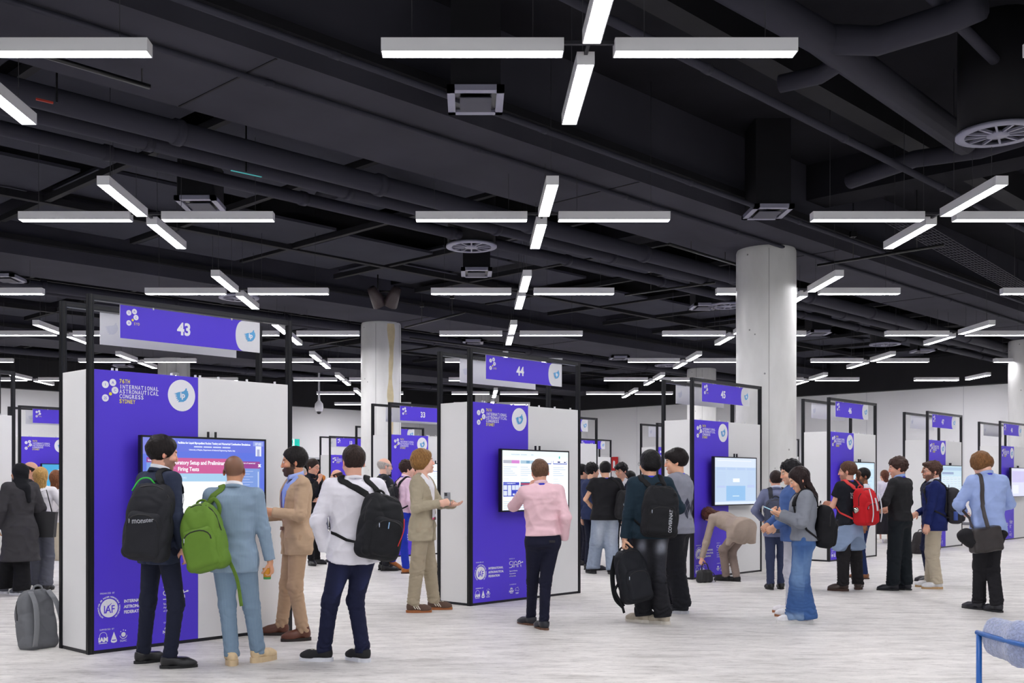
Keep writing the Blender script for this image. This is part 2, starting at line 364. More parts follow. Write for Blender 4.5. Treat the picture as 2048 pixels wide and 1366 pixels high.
# supply air drop boxes with grilles
lv = M(150, 150, 168, n='grille_metal', rough=0.4, metal=0.3)
def grille(px, py, lab, k=.93, rz=0.0):
    x, y, z = cp(px, py, 5.56); t = empty('air_grille', (x, y, 5.56), rz); tag(t, lab, 'air vent', 'ceiling air grilles on drop boxes')
    MB().box((-.28 * k, -.34 * k, .06), (.28 * k, .34 * k, 1.34), darkm).build('drop_box', t)
    f_ = MB(); a, c = .32 * k, .40 * k
    f_.box((-a, -c, 0), (a, -c + .09, .06), lv).box((-a, c - .09, 0), (a, c, .06), lv).box((-a, -c, 0), (-a + .08, c, .06), lv).box((a - .08, -c, 0), (a, c, .06), lv)
    f_.build('frame', t)
    g = MB(); g.box((-a + .13, -c + .2, -.01), (a - .13, c - .12, .0), M(70, 70, 82)); g.box((-a + .08, -c + .09, .03), (a - .08, c - .09, .05), BLK)
    g.build('louvre_plate', t)
grille(951, 206, 'square ceiling air grille below the nearest middle light')
grille(402, 412, 'ceiling air grille above the right arm of the second left light')
grille(1535, 428, 'ceiling air grille left of the top of the large concrete column')
grille(953, 548, 'small air grille between the second and third middle lights')
grille(1408, 616, 'air grille left of the large column above its fan vent')
grille(12, 560, 'air grille at the left picture edge')
grille(1636, 668, 'air grille just right of the large column')
grille(946, 686, 'distant air grille left of the fourth middle light')
grille(1238, 718, 'distant air grille right of the kiosk numbered 44')
grille(245, 590 + 143, 'distant air grille behind the sign numbered 43')
grille(1845, 704, 'distant air grille above the kiosk numbered 46')
# round swirl diffusers
def fan(px, py, lab, dia=.95):
    x, y, z = cp(px, py, 5.56); dia *= .92; t = empty('fan_vent', (x, y, 5.56)); tag(t, lab, 'air vent', 'round swirl air diffusers'); ro = dia / 2
    MB().lathe([(ro * .78, 0), (ro, 0), (ro, .04), (ro * .8, .05), (ro * .78, 0)], lv, 36).build('ring', t)
    MB().lathe([(0, -.01), (ro * .26, -.01), (ro * .26, .03), (0, .03)], lv, 24).build('hub', t)
    mb = MB()
    for k in range(12):
        T = Matrix.Rotation(2 * math.pi * k / 12, 4, 'Z') @ Matrix.Rotation(R(0), 4, 'X')
        mb.box((ro * .2, -.012, .0), (ro * .82, .012, .03), lv, T)
    mb.build('blade', t)
    MB().lathe([(0, .06), (ro * .95, .06), (ro * .95, 1.34), (0, 1.34)], darkm, 24).build('duct', t)
fan(1996, 271, 'large round fan vent at the upper right edge', 1.0)
fan(943, 495, 'round fan vent below the second middle light')
fan(478, 597, 'round fan vent behind the third left light')
fan(1455, 613, 'round fan vent left of the large column')
fan(1770, 690, 'round fan vent above the kiosk numbered 47')
fan(1335, 732, 'distant round fan vent above the kiosk numbered 45')
# two small lit signs high up between the pipes, seen almost edge on
for p0, p1, emit_, m_, lab in (((72, 199), (106, 207), False, M(170, 52, 36, n='red_tag'), 'small red sign strip high under the ceiling at upper left'), ((462, 341), (523, 354), True, M(60, 150, 150, n='teal_tag', emit=.6), 'thin teal edge-lit sign high between the left and middle lights')):
    a = Vector(cp(*p0, 5.4)); c = Vector(cp(*p1, 5.4)); t = MB().box((0, -.01, -.004), ((c - a).length, .01, .004 if emit_ else .016), m_).box((.2, -.004, .02), (.22, .004, 1.5), cordm if 'cordm' in globals() else BLK).build('ceiling_sign'); t.location = a; t.rotation_euler = (0, 0, math.atan2(c.y - a.y, c.x - a.x)); tag(t, lab, 'sign')
# suspended rails on hangers
def rail(p0, p1, z, lab, hang=(.3, .8)):
    a = Vector(cp(*p0, z)); c = Vector(cp(*p1, z)); t = empty('suspended_rail', a); tag(t, lab, 'rail', 'thin suspended rails'); c = c - a
    MB().tube([(0, 0, 0), c], .028, BLK, 4).build('rail_bar', t)
    for k in hang: p = c * k; MB().tube([p, p + Vector((0, 0, 6.9 - z))], .008, BLK, 5).box(tuple(p + Vector((-.05, -.05, .4))), tuple(p + Vector((.05, .05, .5))), BLK).build('hanger', t)
rail((50, 100), (300, 174), 5.5, 'thin rail hanging below the nearest left light', (.93,))
rail((1338, 488), (1476, 530), 5.5, 'rail hanging left of the head of the large column')
rail((1635, 531), (1888, 490), 5.45, 'rail hanging right of the head of the large column')
rail((810, 655), (930, 625), 5.4, 'rail hanging right of the stained column')
rail((1250, 590), (1430, 565), 5.5, 'rail hanging right of the third middle light')
rail((820, 676), (1050, 706), 5.3, 'long rail hanging above the kiosk numbered 44')
rail((620, 692), (718, 675), 5.3, 'rail hanging left of the stained column')
# spot projector and dome camera
x, y, z = cp(765, 592, 5.45); t = empty('spot_projector', (x, y, 5.45)); tag(t, 'black twin spot projector hanging between the left and middle lights', 'spotlight')
MB().tube([(-.1, 0, .45), (-.1, 0, 0)], .015, BLK, 6).tube([(-.1, 0, .1), (.25, 0, .1)], .02, BLK, 6).build('bracket', t)
for dx in (-.12, .22):
    T = Matrix.Translation((dx, -.05, -.05)) @ Matrix.Rotation(R(35), 4, 'X') @ Matrix.Rotation(R(25 if dx > 0 else -25), 4, 'Y')
    MB().lathe([(0, .25), (.09, .25), (.12, .1), (.17, -.17), (.15, -.17), (.1, 0), (0, .02)], M(62, 52, 54, rough=0.4), 16, T).build('lamp_head', t)
x, y, z = cp(638, 815, 5.05); y = 40.0; x = atpx(638, y); t = empty('dome_camera', (x, y, H + (PY0 - 818) / F * y)); tag(t, 'white dome security camera on a ceiling pole in front of the far left wall', 'security camera')
cw = M(225, 225, 230)
MB().lathe([(0, -.1), (.12, -.1), (.17, .05), (.15, .2), (.05, .32), (.04, .4), (.04, 6.9 - t.location.z), (0, 6.9 - t.location.z)], cw, 18).build('housing', t)
MB().lathe([(0, -.2), (.06, -.18), (.1, -.1), (0, -.09)], BLK, 16).build('lens_dome', t)
# ---------------------------------------------------------------- pendant lights: crosses of four bars on a regular grid
ZL = 5.03; ARM = 1.5; GAP = 0.21; SW = 0.15; SH = 0.11
lamp = mat('lamp_diffuser', (0.985, 0.965, 1.0), emit=LIGHT_L)
lamph = M(250, 250, 252, n='lamp_housing', rough=0.5)
cord = M(40, 40, 46, n='cord')
def make_light():
    t = empty('pendant_light')
    for k in range(4):
        T = Matrix.Rotation(R(90 * k), 4, 'Z')
        h = MB().box((GAP, -SW / 2, .012), (GAP + ARM, SW / 2, SH), lamph, T)
        h.box((GAP, -SW / 2, 0), (GAP + ARM, -SW / 2 + .008, .012), lamph, T).box((GAP, SW / 2 - .008, 0), (GAP + ARM, SW / 2, .012), lamph, T)
        h.box((GAP, -SW / 2, 0), (GAP + .008, SW / 2, .012), lamph, T).box((GAP + ARM - .008, -SW / 2, 0), (GAP + ARM, SW / 2, .012), lamph, T)
        b = h.build('light_bar', t)
        MB().box((GAP + .009, -SW / 2 + .009, .002), (GAP + ARM - .009, SW / 2 - .009, .010), lamp, T).build('diffuser', b)
        for cx_ in (GAP + .25, GAP + ARM - .25): MB().tube([T @ Vector((cx_, 0, SH)), T @ Vector((cx_, 0, 6.9 - ZL))], .004, cord, 4).build('suspension_cable', b)
    MB().box((-GAP, -.015, SH - .03), (GAP, .015, SH), cord).box((-.015, -GAP, SH - .03), (.015, GAP, SH), cord).build('cross_connector', t)
    return t
proto = make_light()
ROWW = ['', 'nearest', 'second', 'third', 'fourth', 'fifth', 'sixth', 'seventh', 'eighth']
FILEW = {-4: 'fourth file left of the middle', -3: 'third file left of the middle', -2: 'second file left of the middle', -1: 'first file left of the middle', 0: 'middle file', 1: 'first file right of the middle', 2: 'second file right of the middle', 3: 'third file right of the middle', 4: 'fourth file right of the middle', 5: 'fifth file right of the middle', -5: 'fifth file left of the middle'}
first = True
for r_ in range(-1, 9):
    zz = 8.74 + (r_ - 1) * 5.52
    for fi in range(-5, 6):
        X = 0.98 + fi * 5.335
        if r_ < 1 and abs(fi) > 2: continue
        if zz > 0 and abs(X) - 1.8 > 0.62 * zz + 3: continue
        if zz + abs(X) > WZ - 2.8: continue
        t = proto if first else copy_tree(proto); first = False
        t.location = (X, zz, ZL); 
        if r_ >= 1: lab = 'white cross shaped bar light, %s row from the camera, %s' % (ROWW[r_], FILEW[fi])
        else: lab = 'white cross shaped bar light hanging overhead outside the picture'
        tag(t, lab, 'pendant light', 'cross shaped bar lights' if r_ >= 1 else 'cross shaped bar lights overhead outside the picture')
# two bars cut by the slanting right wall
for t_, nm in ((0, 'a'),):
    t = empty('pendant_light', (0.98 + 3 * 5.335, 8.74 + 5 * 5.52, ZL)); tag(t, 'two white light bars meeting at an angle close to the far right wall', 'pendant light', 'cross shaped bar lights')
    for k in (2, 3):
        T = Matrix.Rotation(R(90 * k), 4, 'Z')
        b = MB().box((GAP, -SW / 2, .012), (GAP + ARM, SW / 2, SH), lamph, T).build('light_bar', t)
        MB().box((GAP + .009, -SW / 2 + .009, .002), (GAP + ARM - .009, SW / 2 - .009, .010), lamp, T).build('diffuser', b)
# ---------------------------------------------------------------- poster kiosks
KA = R(46); KL = 2.16; KD = 0.57; KH = 3.13; PH = 2.48; PT = 0.05
SCRW = 1.33; SCX = 0.42; SCZ0, SCZ1 = 1.135, 1.915; SCY = -0.125
def brush(mb, x, y, s, m, mt, T, z):
    """round of brush strokes with the letters ip"""
    pts = [(-.95, .22), (-.60, .20), (-.88, .10), (-.55, .10), (-.80, -.02), (-.52, -.04), (-.78, -.16), (-.48, -.16), (-.70, -.34), (-.42, -.32), (-.60, -.50), (-.30, -.44), (-.42, -.66), (-.1, -.62), (.2, -.60), (.5, -.42), (.72, -.12), (.80, .12), (.80, .30), (.72, .44), (.78, .50), (.62, .60), (.60, .86), (.46, .82), (.40, .66), (.22, .52), (-.02, .44), (-.35, .40), (-.62, .30)]
    mb.prism([(x + a * s, y + b * s) for a, b in pts], z, z + .0008, m, T)
    text(mb, 'ip', x + .10 * s, y - .16 * s, .56 * s, mt, bold=.03 * s, align='CENTER', T=T, z=z + .0012)
def dots(mb, x, y, r, T, ink, txt, z=.001, syd=False):
    """the constellation of lettered discs; (x, y) is the centre of the I disc"""
    k = r / .032
    for dx, dy, s in ((0, 0, 'I'), (.070, .022, 'A'), (.090, -.045, 'C'), (0, -.118, '25')):
        mb.prism(circ(x + dx * k, y + dy * k, r, 20), z, z + .0006, INK, T)
        text(mb, s, x + dx * k, y + dy * k - r * .36, r * .72, txt, align='CENTER', T=T, z=z + .001, sx=.85 if s == '25' else 1)
    mb.prism(circ(x + .048 * k, y - .079 * k, .0145 * k, 14), z, z + .0006, YEL, T)
    if syd: text(mb, 'SYD', x + .060 * k, y - .135 * k, .030 * k, YEL, T=T, mono=.026 * k, z=z)
def graphic_mesh():
    out = []; mb = MB(); T = Matrix.Translation((0, -.0005, 0)) @ UP
    dots(mb, .155, 2.352, .032, T, INK, PURPLE)
    for s, yy, m in (('76TH', 2.374, YEL), ('INTERNATIONAL', 2.326, INK), ('ASTRONAUTICAL', 2.284, INK), ('CONGRESS', 2.241, INK), ('SYDNEY', 2.197, YEL)):
        text(mb, s, .285, yy, .035, m, T=T, mono=.0262 if m is YEL else .0297, bold=.0008)
    out.append(('event_title', mb.mesh('event_title'))); mb = MB()
    mb.prism(circ(.905, 2.30, .142, 40, .146), .001, .0018, INK, T)
    brush(mb, .905, 2.295, .088, LBLUE, INK, T, .0022)
    out.append(('round_emblem', mb.mesh('round_emblem'))); mb = MB()
    # organisers
    text(mb, 'ORGANIZED BY', .105, .515, .014, INK, T=T, mono=.0115)
    mb.prism(circ(.19, .39, .081, 36), .001, .0018, INK, T)
    ring = 'ASTRONAUTICA AD PACEM HOMINIBUS PROGREDIEN'
    for i, ch in enumerate(ring):
        if ch == ' ': continue
        a = R(232 - i * 284 / (len(ring) - 1)); v, f = text_geo(ch, .018, .0006, 'CENTER'); Rm = Matrix.Rotation(a - math.pi / 2, 3, 'Z')
        c = Vector((.19 + .093 * math.cos(a), .39 + .093 * math.sin(a), .001)); mb.add([tuple(Rm @ Vector(p) + c) for p in v], f, INK, False, T)
    text(mb, 'IAF', .19, .347, .066, PURPLE, align='CENTER', T=T, z=.0022, bold=.001, sx=.8)
    mb.prism([(.150, .347), (.17, .40), (.215, .435), (.21, .425), (.175, .39), (.157, .347)], .0022, .0028, PURPLE, T)
    for a, c in ((.14, .42), (.165, .447), (.2, .45), (.23, .43), (.135, .385), (.17, .425)): mb.prism(circ(a, c, .0016, 6), .0022, .0028, PURPLE, T)
    for s, yy in (('INTERNATIONAL', .426), ('ASTRONAUTICAL', .378), ('FEDERATION', .330)): text(mb, s, .33, yy, .026, INK, T=T, bold=.0012, sx=.92)
    text(mb, 'HOSTED BY', .715, .53, .013, INK, T=T, mono=.0115)
    x, y = .715, .425; P = lambda pts: mb.tube([(x + a, y + c, .0015) for a, c in pts], .0045, INK, 6, T=T)
    P([(.052, .078), (.02, .078), (.004, .066), (.002, .05), (.012, .038), (.05, .034), (.12, .032), (.19, .040), (.24, .058)])
    P([(0, 0), (.035, 0), (.05, .008), (.056, .024)]); P([(.072, .078), (.072, .045)]); P([(.072, .022), (.072, 0)])
    for q in (.092, .165):
        P([(q, .045), (q + .008, .068), (q + .026, .078), (q + .042, .070), (q + .05, .05)]); P([(q + .002, .022), (q + .002, 0)]); P([(q + .052, .03), (q + .056, .0)])
    mb.prism([(.965 + (.008 if k % 2 else .018) * math.cos(k * math.pi / 6), .485 + (.006 if k % 2 else .012) * math.sin(k * math.pi / 6)) for k in range(12)], .001, .0018, INK, T)
    for s, yy in (('Space Industry', .375), ('Association', .342), ('of Australia', .310)): text(mb, s, .717, yy, .018, INK, T=T)
    out.append(('organiser_logos', mb.mesh('organiser_logos'))); mb = MB()
    text(mb, 'SUPPORTED BY', .100, .198, .014, INK, T=T, mono=.0115)
    # three supporter marks
    cx, cy = .135, .128
    mb.tube([(cx + .034 * math.cos(a), cy + .02 + .034 * math.sin(a), .0015) for a in [R(200 - k * 12) for k in range(19)]], .0022, INK, 5, T=T)
    text(mb, 'IAM', cx, cy - .028, .036, INK, align='CENTER', T=T, bold=.003, sx=1.0); mb.box((cx - .04, cy - .044, .001), (cx + .036, cy - .038, .0016), INK, T)
    mb.prism([(.235, .178), (.212, .118), (.205, .098), (.212, .086), (.235, .08), (.258, .086), (.265, .098), (.258, .118)], .001, .0016, INK, T)
    mb.prism([(.213, .108), (.257, .108), (.25, .100), (.22, .100)], .0018, .0024, PURPLE, T)
    mb.prism(circ(.325, .145, .021, 16), .001, .0016, INK, T); mb.tube([(.325 + .034 * math.cos(a), .143 + .034 * math.sin(a), .0015) for a in [R(190 + k * 16) for k in range(11)]], .003, INK, 5, T=T)
    for a, c in ((.30, .172), (.345, .18), (.325, .185)): mb.prism(circ(a, c, .005, 8), .001, .0016, INK, T)
    text(mb, 'SGAC', .325, .082, .018, INK, align='CENTER', T=T)
    text(mb, 'CO-HOSTED BY', .72, .205, .013, INK, T=T, mono=.0105)
    for k in range(7): mb.prism([(.755 + (.03 * math.cos(R(a_))) * q, .145 + (.03 * math.sin(R(a_))) * q) for a_, q in ((20 + k * 23 - 9, .3), (20 + k * 23 - 9, .8), (20 + k * 23, 1.1), (20 + k * 23 + 9, .8), (20 + k * 23 + 9, .3))], .001, .0016, INK, T)
    text(mb, 'NSW', .755, .113, .026, INK, align='CENTER', T=T, bold=.0015); mb.box((.73, .100, .001), (.78, .106, .0016), INK, T)
    mb.tube([(.83, .13, .0015), (.828, .145, .0015), (.838, .16, .0015), (.85, .163, .0015), (.862, .172, .0015), (.872, .160, .0015), (.878, .176, .0015), (.885, .158, .0015), (.897, .145, .0015), (.893, .128, .0015), (.88, .12, .0015), (.872, .13, .0015), (.855, .137, .0015), (.84, .127, .0015)], .002, INK, 5, T=T, closed=True)
    mb.box((.833, .098, .001), (.892, .104, .0016), INK, T); mb.box((.838, .088, .001), (.887, .093, .0016), INK, T)
    out.append(('partner_logos', mb.mesh('partner_logos'))); return out
gmesh = graphic_mesh()
def post_mesh():
    mb = MB(); g = .006
    mb.box((0, 0, 0), (.05, .05, KH), POST)
    for a, c in (((.019, -.0015, .0), (.031, .0, KH)), ((.019, .05, 0), (.031, .0515, KH)), ((-.0015, .019, 0), (0, .031, KH)), ((.05, .019, 0), (.0515, .031, KH))): mb.box(a, c, BLK)
    for a, c in (((.006, -.003, 0), (.013, 0, KH)), ((.037, -.003, 0), (.044, 0, KH)), ((-.003, .006, 0), (0, .013, KH)), ((-.003, .037, 0), (0, .044, KH))): mb.box(a, c, POST)
    return mb.mesh('post')
pmesh = post_mesh()
def build_kiosk_proto(detail=True):
    t = empty('poster_kiosk')
    for x, y in ((0, 0), (KL - .05, 0), (0, KD - .05), (KL - .05, KD - .05)):
        o = link('post', pmesh, t); o.location = (x, y, 0)
    for y in (0, KD - .05):
        MB().box((.05, y, KH - .05), (KL - .05, y + .05, KH), POST).box((.05, y - .002, KH - .031), (KL - .05, y, KH - .019), BLK).build('top_rail', t)
        MB().box((.05, y + .008, 0), (KL - .05, y + .042, .03), POST).build('bottom_rail', t)
    for x in (0, KL - .05): MB().box((x + .008, .05, 0), (x + .042, KD - .05, .03), POST).build('bottom_rail', t)
    edge = M(150, 152, 160, n='panel_edge', rough=0.4)
    def panel(name, a, b_, m):
        mb = MB(); mb.box(a, b_, m, bev=.002)
        return mb.build(name, t)
    g1 = panel('graphic_panel', (.052, .004, .03), (KL / 2 - .001, .03, PH), PURPLE)
    for nm_, me_ in gmesh: g_ = link(nm_, me_, g1); g_.location = (0, .004, 0)
    panel('wall_board', (KL / 2 + .001, .004, .03), (KL - .052, .03, PH), WHITE)
    panel('side_board', (.010, .052, .03), (.036, KD - .052, PH), WHITE); panel('side_board', (KL - .036, .052, .03), (KL - .010, KD - .052, PH), WHITE)
    g2 = panel('graphic_panel', (KL / 2 + .001, KD - .03, .03), (KL - .052, KD - .004, PH), PURPLE)
    for nm_, me_ in gmesh: g_ = link(nm_, me_, g2); g_.location = (KL, KD - .004, 0); g_.rotation_euler = (0, 0, math.pi)
    panel('wall_board', (.052, KD - .03, .03), (KL / 2 - .001, KD - .004, PH), WHITE)
    mb = MB()
    for x in (.22, .26, .80, 1.05, 1.10, 1.30, 1.62, 1.95): mb.box((x, .006, PH), (x + .014, .026, PH + .022), M(228, 228, 232))
    o = mb.build('board_clip', t); tag(o, kind='stuff')
    return t
def sign_proto():
    t = empty('hanging_sign')
    MB().box((.30, .018, 2.775), (1.78, .024, 3.072), M(224, 225, 230, n='sign_board', rough=0.5)).build('sign_board', t)
    mb = MB(); T = Matrix.Translation((0, .018, 0)) @ UP
    # purple print with a curved right end
    arc = [(1.565 + .0 - .062 * math.cos(R(a)) - .0 + .02, 2.9235 + .1475 * math.sin(R(a)) * 1.0) for a in range(-90, 91, 9)]
    arc = [(1.60 - .10 * math.cos(R(a)) ** .8 if abs(a) < 90 else 1.60, 2.9235 + .1475 * math.sin(R(a))) for a in range(-90, 91, 9)]
    mb.prism([(.302, 2.776)] + arc + [(.302, 3.071)], .0004, .0010, PURPLE, T)
    mb.build('print', t)
    mb = MB(); dots(mb, .385, 3.008, .0245, T, INK, PURPLE, z=.0012, syd=True); brush(mb, 1.665, 2.925, .078, LBLUE, INK, T, .0012); mb.build('logo', t)
    for x in (.62, 1.45): MB().box((x, .014, 3.06), (x + .012, .028, 3.085), M(228, 228, 232)).build('clip', t)
    return t
KIO = build_kiosk_proto(); SGN = sign_proto()
first_k = [True]; first_s = [True]
ghost = M(205, 208, 220, n='ghost_print', rough=0.6)
def kiosk(x, y, lab, num, ang=KA, sign=True, slab_=None, back=True):
    t = KIO if first_k[0] else copy_tree(KIO); first_k[0] = False
    t.location = (x, y, 0); t.rotation_euler = (0, 0, ang); tag(t, lab, 'exhibition kiosk', 'poster kiosks set out in slanting rows')
    def place(o, flip, lb, nm):
        o.location = (x, y, 0); o.rotation_euler = (0, 0, ang)
        if flip:
            p = Vector((KL * math.cos(ang) - KD * math.sin(ang), KL * math.sin(ang) + KD * math.cos(ang), 0)); o.location = Vector((x, y, 0)) + p; o.rotation_euler = (0, 0, ang + math.pi)
        tag(o, lb, 'sign', 'hanging number signs' if nm else 'blank backs of number signs')
        if nm:
            mb = MB(); text(mb, nm, .94, 2.866, .108, INK, align='CENTER', T=Matrix.Translation((0, .018, 0)) @ UP, bold=.0055, z=.0012, sx=.9); mb.build('number', o)
    def fresh():
        if first_s[0]: first_s[0] = False; return SGN
        s = copy_tree(SGN)
        for ch in list(s.children):
            if ch.name.startswith(('number', 'show')): bpy.data.objects.remove(ch)
        return s
    if sign: place(fresh(), False, slab_ or 'purple hanging sign reading %s in the kiosk frame' % num, num)
    if back:
        s = fresh(); place(s, True, 'white back of the rear sign hanging behind ' + (('the sign numbered ' + num) if num else lab), None)
        mb = MB(); brush(mb, KL - 1.665, 2.925, .078, ghost, ghost, UP, .0004)     # the print shows faintly through the board
        g = mb.build('show_through', s); g.location = (KL, .024, 0); g.rotation_euler = (0, 0, math.pi)
    return t
def on_kiosk(x, y, ang=KA): return Matrix.Translation((x, y, 0)) @ Matrix.Rotation(ang, 4, 'Z')
# ---- monitors
def em(r, g, b, s=1.0): return mat('screen_%d_%d_%d' % (r, g, b), srgb(r, g, b), emit=s, rough=0.3)
def monitor(x, y, lab, content, ang=KA, dx=0):
    t = empty('wall_monitor', (x, y, 0), ang); tag(t, lab, 'monitor', 'wall monitors on the kiosks')
    x0, x1 = SCX + dx, SCX + SCRW + dx
    T = Matrix.Translation((x0, SCY - .0015, SCZ0)) @ UP; W_ = x1 - x0; H_ = SCZ1 - SCZ0; b = .018
    MB().box((x0, SCY, SCZ0), (x1, SCY + .045, SCZ1), BLK, bev=.003).build('housing', t)
    MB().box((x0 + .35, SCY + .045, SCZ0 + .2), (x1 - .35, .004, SCZ1 - .25), M(30, 30, 34)).build('wall_bracket', t)
    for q in (.72, .80): MB().box((x0 + q, SCY + .05, SCZ1 - .03), (x0 + q + .012, SCY + .075, SCZ1 + .055), BLK).build('bracket_prong', t)
    f_ = MB()
    f_.box((0, 0, 0), (W_, b, .006), BLK, T).box((0, H_ - b, 0), (W_, H_, .006), BLK, T).box((0, 0, 0), (b, H_, .006), BLK, T).box((W_ - b, 0, 0), (W_, H_, .006), BLK, T).build('bezel', t)
    s = MB()
    q = lambda x_, y_, w_, h_, m, z=.0012: None if y_ < -.001 or y_ + h_ > 1.001 or x_ + w_ > 1.001 else s.prism([(b + x_ * (W_ - 2 * b), b + y_ * (H_ - 2 * b)), (b + (x_ + w_) * (W_ - 2 * b), b + y_ * (H_ - 2 * b)), (b + (x_ + w_) * (W_ - 2 * b), b + (y_ + h_) * (H_ - 2 * b)), (b + x_ * (W_ - 2 * b), b + (y_ + h_) * (H_ - 2 * b))], z - .0008, z, m, T)
    content(q, lambda s_, x_, y_, cap, m, z=.0022, bold=0, al='LEFT', sx=1: text(s, s_, b + x_ * (W_ - 2 * b), b + y_ * (H_ - 2 * b), cap, m, T=T, z=z, bold=bold, align=al, sx=sx), s, T)
    s.build('screen', t)
    return t
W1 = em(244, 249, 255, 1.15); LB = em(200, 222, 250, .95)
def scr_poster(q, tx, s, T):
    q(0, 0, 1, 1, em(96, 118, 226)); q(0, .84, 1, .16, em(104, 118, 224), .0014); q(0, .80, .25, .20, em(128, 134, 226), .0016)
    q(.03, .12, .25, .58, em(122, 158, 226), .0016); q(.03, .70, .22, .06, em(150, 66, 150), .0018); tx('Introduction', .04, .715, .018, W1)
    q(.70, .06, .26, .66, em(126, 158, 226), .0016); q(.66, .64, .30, .09, em(156, 68, 150), .0018); q(.70, .22, .26, .06, em(166, 72, 156), .0020); tx('simulation of numerical', .77, .70, .014, W1)
    q(.18, .57, .50, .19, em(206, 92, 152), .0022); q(.18, .47, .50, .10, em(168, 208, 238), .0022); q(.18, .02, .50, .45, em(250, 252, 255, 1.2), .0022)
    tx('Laboratory Setup and Preliminary', .205, .68, .036, W1, z=.003, bold=.0008, sx=.84); tx('Firing Tests', .27, .60, .036, W1, z=.003, bold=.0008, sx=.9)
    tx('TEST BENCHES', .22, .505, .016, em(220, 235, 250), z=.003)
    tx('Facilities for Liquid Bipropellant Rocket Testing and Numerical Combustion Simulations', .27, .935, .019, W1, bold=.0006, sx=.80)
    for k in range(4): q(.40 + k * .078, .893, .068, .016, em(214, 222, 250), .0018)
    tx('University of Naples, Department of Industrial Engineering, Naples, Italy', .36, .855, .013, W1, sx=.9)
    q(.90, .93, .09, .06, em(150, 165, 232), .0018); tx('07:02', .945, .943, .022, W1, al='CENTER'); q(.922, .80, .05, .13, em(236, 240, 252), .002); q(.935, .80, .022, .09, em(170, 176, 216), .0022)
    s.prism([(.08, .62), (.14, .655), (.13, .67), (.07, .70)], .002, .0024, em(190, 228, 246), T); s.prism([(.06, .60), (.1, .615), (.16, .64), (.15, .63), (.1, .605)], .002, .0024, em(210, 200, 240), T)
    q(.33, .16, .12, .006, em(190, 215, 240), .0026); q(.5, .16, .12, .006, em(190, 215, 240), .0026)
    for k in range(9): q(.045, .63 - k * .045, .21 - .04 * (k % 3), .008, em(190, 205, 245), .0022); q(.72, .60 - k * .035, .18 - .03 * (k % 2), .007, em(190, 205, 245), .0022)
    q(.942, .34, .006, .26, em(225, 235, 255), .0024); tx('x', .957, .665, .03, W1, bold=.004, al='CENTER')
def scr_grid(q, tx, s, T):
    q(0, 0, 1, 1, W1)
    q(0, .9, 1, .1, em(236, 246, 254, 1.1), .0014); tx('Interactive presentations', .13, .93, .011, em(150, 180, 200)); tx('Search by session', .27, .93, .011, em(150, 180, 200)); tx('Gallery', .42, .93, .011, em(150, 180, 200))
    s.prism(circ(1.13, .69, .014, 12, .018), .0014, .002, em(90, 200, 190), T)
    cols = (.015, .265, .51, .76)
    for i, c in enumerate(cols):
        for r_ in range(2):
            y0 = .78 - r_ * .58
            for k in range(5): q(c, y0 - .06 - k * .035, .20 - .03 * ((k * 7 + i * 3) % 4), .010, em(196, 214, 234), .002)
            for k in range(3): q(c, y0 - .26 - k * .04, .08 + .03 * ((k + i) % 3), .008, em(214, 226, 242), .002)
    q(.015, .785, .12, .055, em(190, 192, 206), .002); q(.135, .785, .115, .055, em(222, 140, 216), .002)
    q(.265, .785, .21, .055, em(176, 206, 226), .002); q(.35, .79, .05, .045, em(120, 166, 200), .0024)
    q(.51, .785, .22, .06, em(60, 80, 170), .002); q(.515, .80, .21, .045, em(250, 252, 255), .0024); q(.76, .785, .22, .06, em(60, 90, 200), .002); q(.765, .80, .21, .045, em(250, 252, 255), .0024); q(.83, .81, .04, .025, em(40, 50, 130), .0028); q(.93, .81, .03, .02, em(40, 50, 130), .0028)
    q(.015, .23, .23, .24, em(58, 70, 196), .002); tx('A poster session overview', .13, .445, .010, W1, z=.003, al='CENTER')
    for a, b_, c, d in ((.02, .34, .05, .08), (.08, .34, .05, .08), (.14, .34, .045, .08), (.19, .34, .05, .08), (.02, .245, .05, .08), (.08, .245, .05, .1), (.15, .25, .03, .03), (.19, .25, .04, .03), (.205, .285, .03, .03)): q(a, b_, c, d, em(226, 234, 250), .0026)
    q(.265, .23, .22, .24, em(40, 96, 150), .002); q(.27, .43, .21, .02, em(214, 60, 90), .0024)
    for a in range(4):
        for b_ in range(3): q(.272 + a * .053, .245 + b_ * .06, .042, .04, em(150 + 20 * b_, 200, 225), .0026)
def scr_light(q, tx, s, T):
    q(0, 0, 1, 1, LB); q(.0, .80, 1, .2, em(222, 234, 252), .0014); q(.06, .93, .82, .02, em(240, 246, 254), .0018)
    for k in range(4): q(.05 + .24 * k, .74, .2, .05, em(186, 208, 242), .0018)
    for k in range(10): q(.05, .68 - k * .035, .2, .008, em(188, 208, 240), .0018); q(.79, .68 - k * .035, .17, .008, em(188, 208, 240), .0018)
    q(.05, .36, .2, .045, em(190, 206, 244), .0018); q(.78, .36, .18, .06, em(190, 206, 244), .0018)
    q(.43, .48, .16, .08, em(238, 244, 250, 1.1), .0020); q(.27, .08, .46, .32, em(150, 196, 240), .0018); q(.42, .17, .16, .02, em(214, 234, 250), .002)
    q(.0, .0, 1, .06, em(226, 238, 254), .0016)
def scr_plain(q, tx, s, T):
    q(0, 0, 1, 1, em(206, 232, 248)); q(.02, .84, .96, .12, em(222, 240, 252), .0016)
    for k in range(6):
        for j in range(3): q(.06 + .31 * j, .70 - k * .1, .26 - .03 * ((k + j) % 3), .03, em(190, 220, 240), .0018)
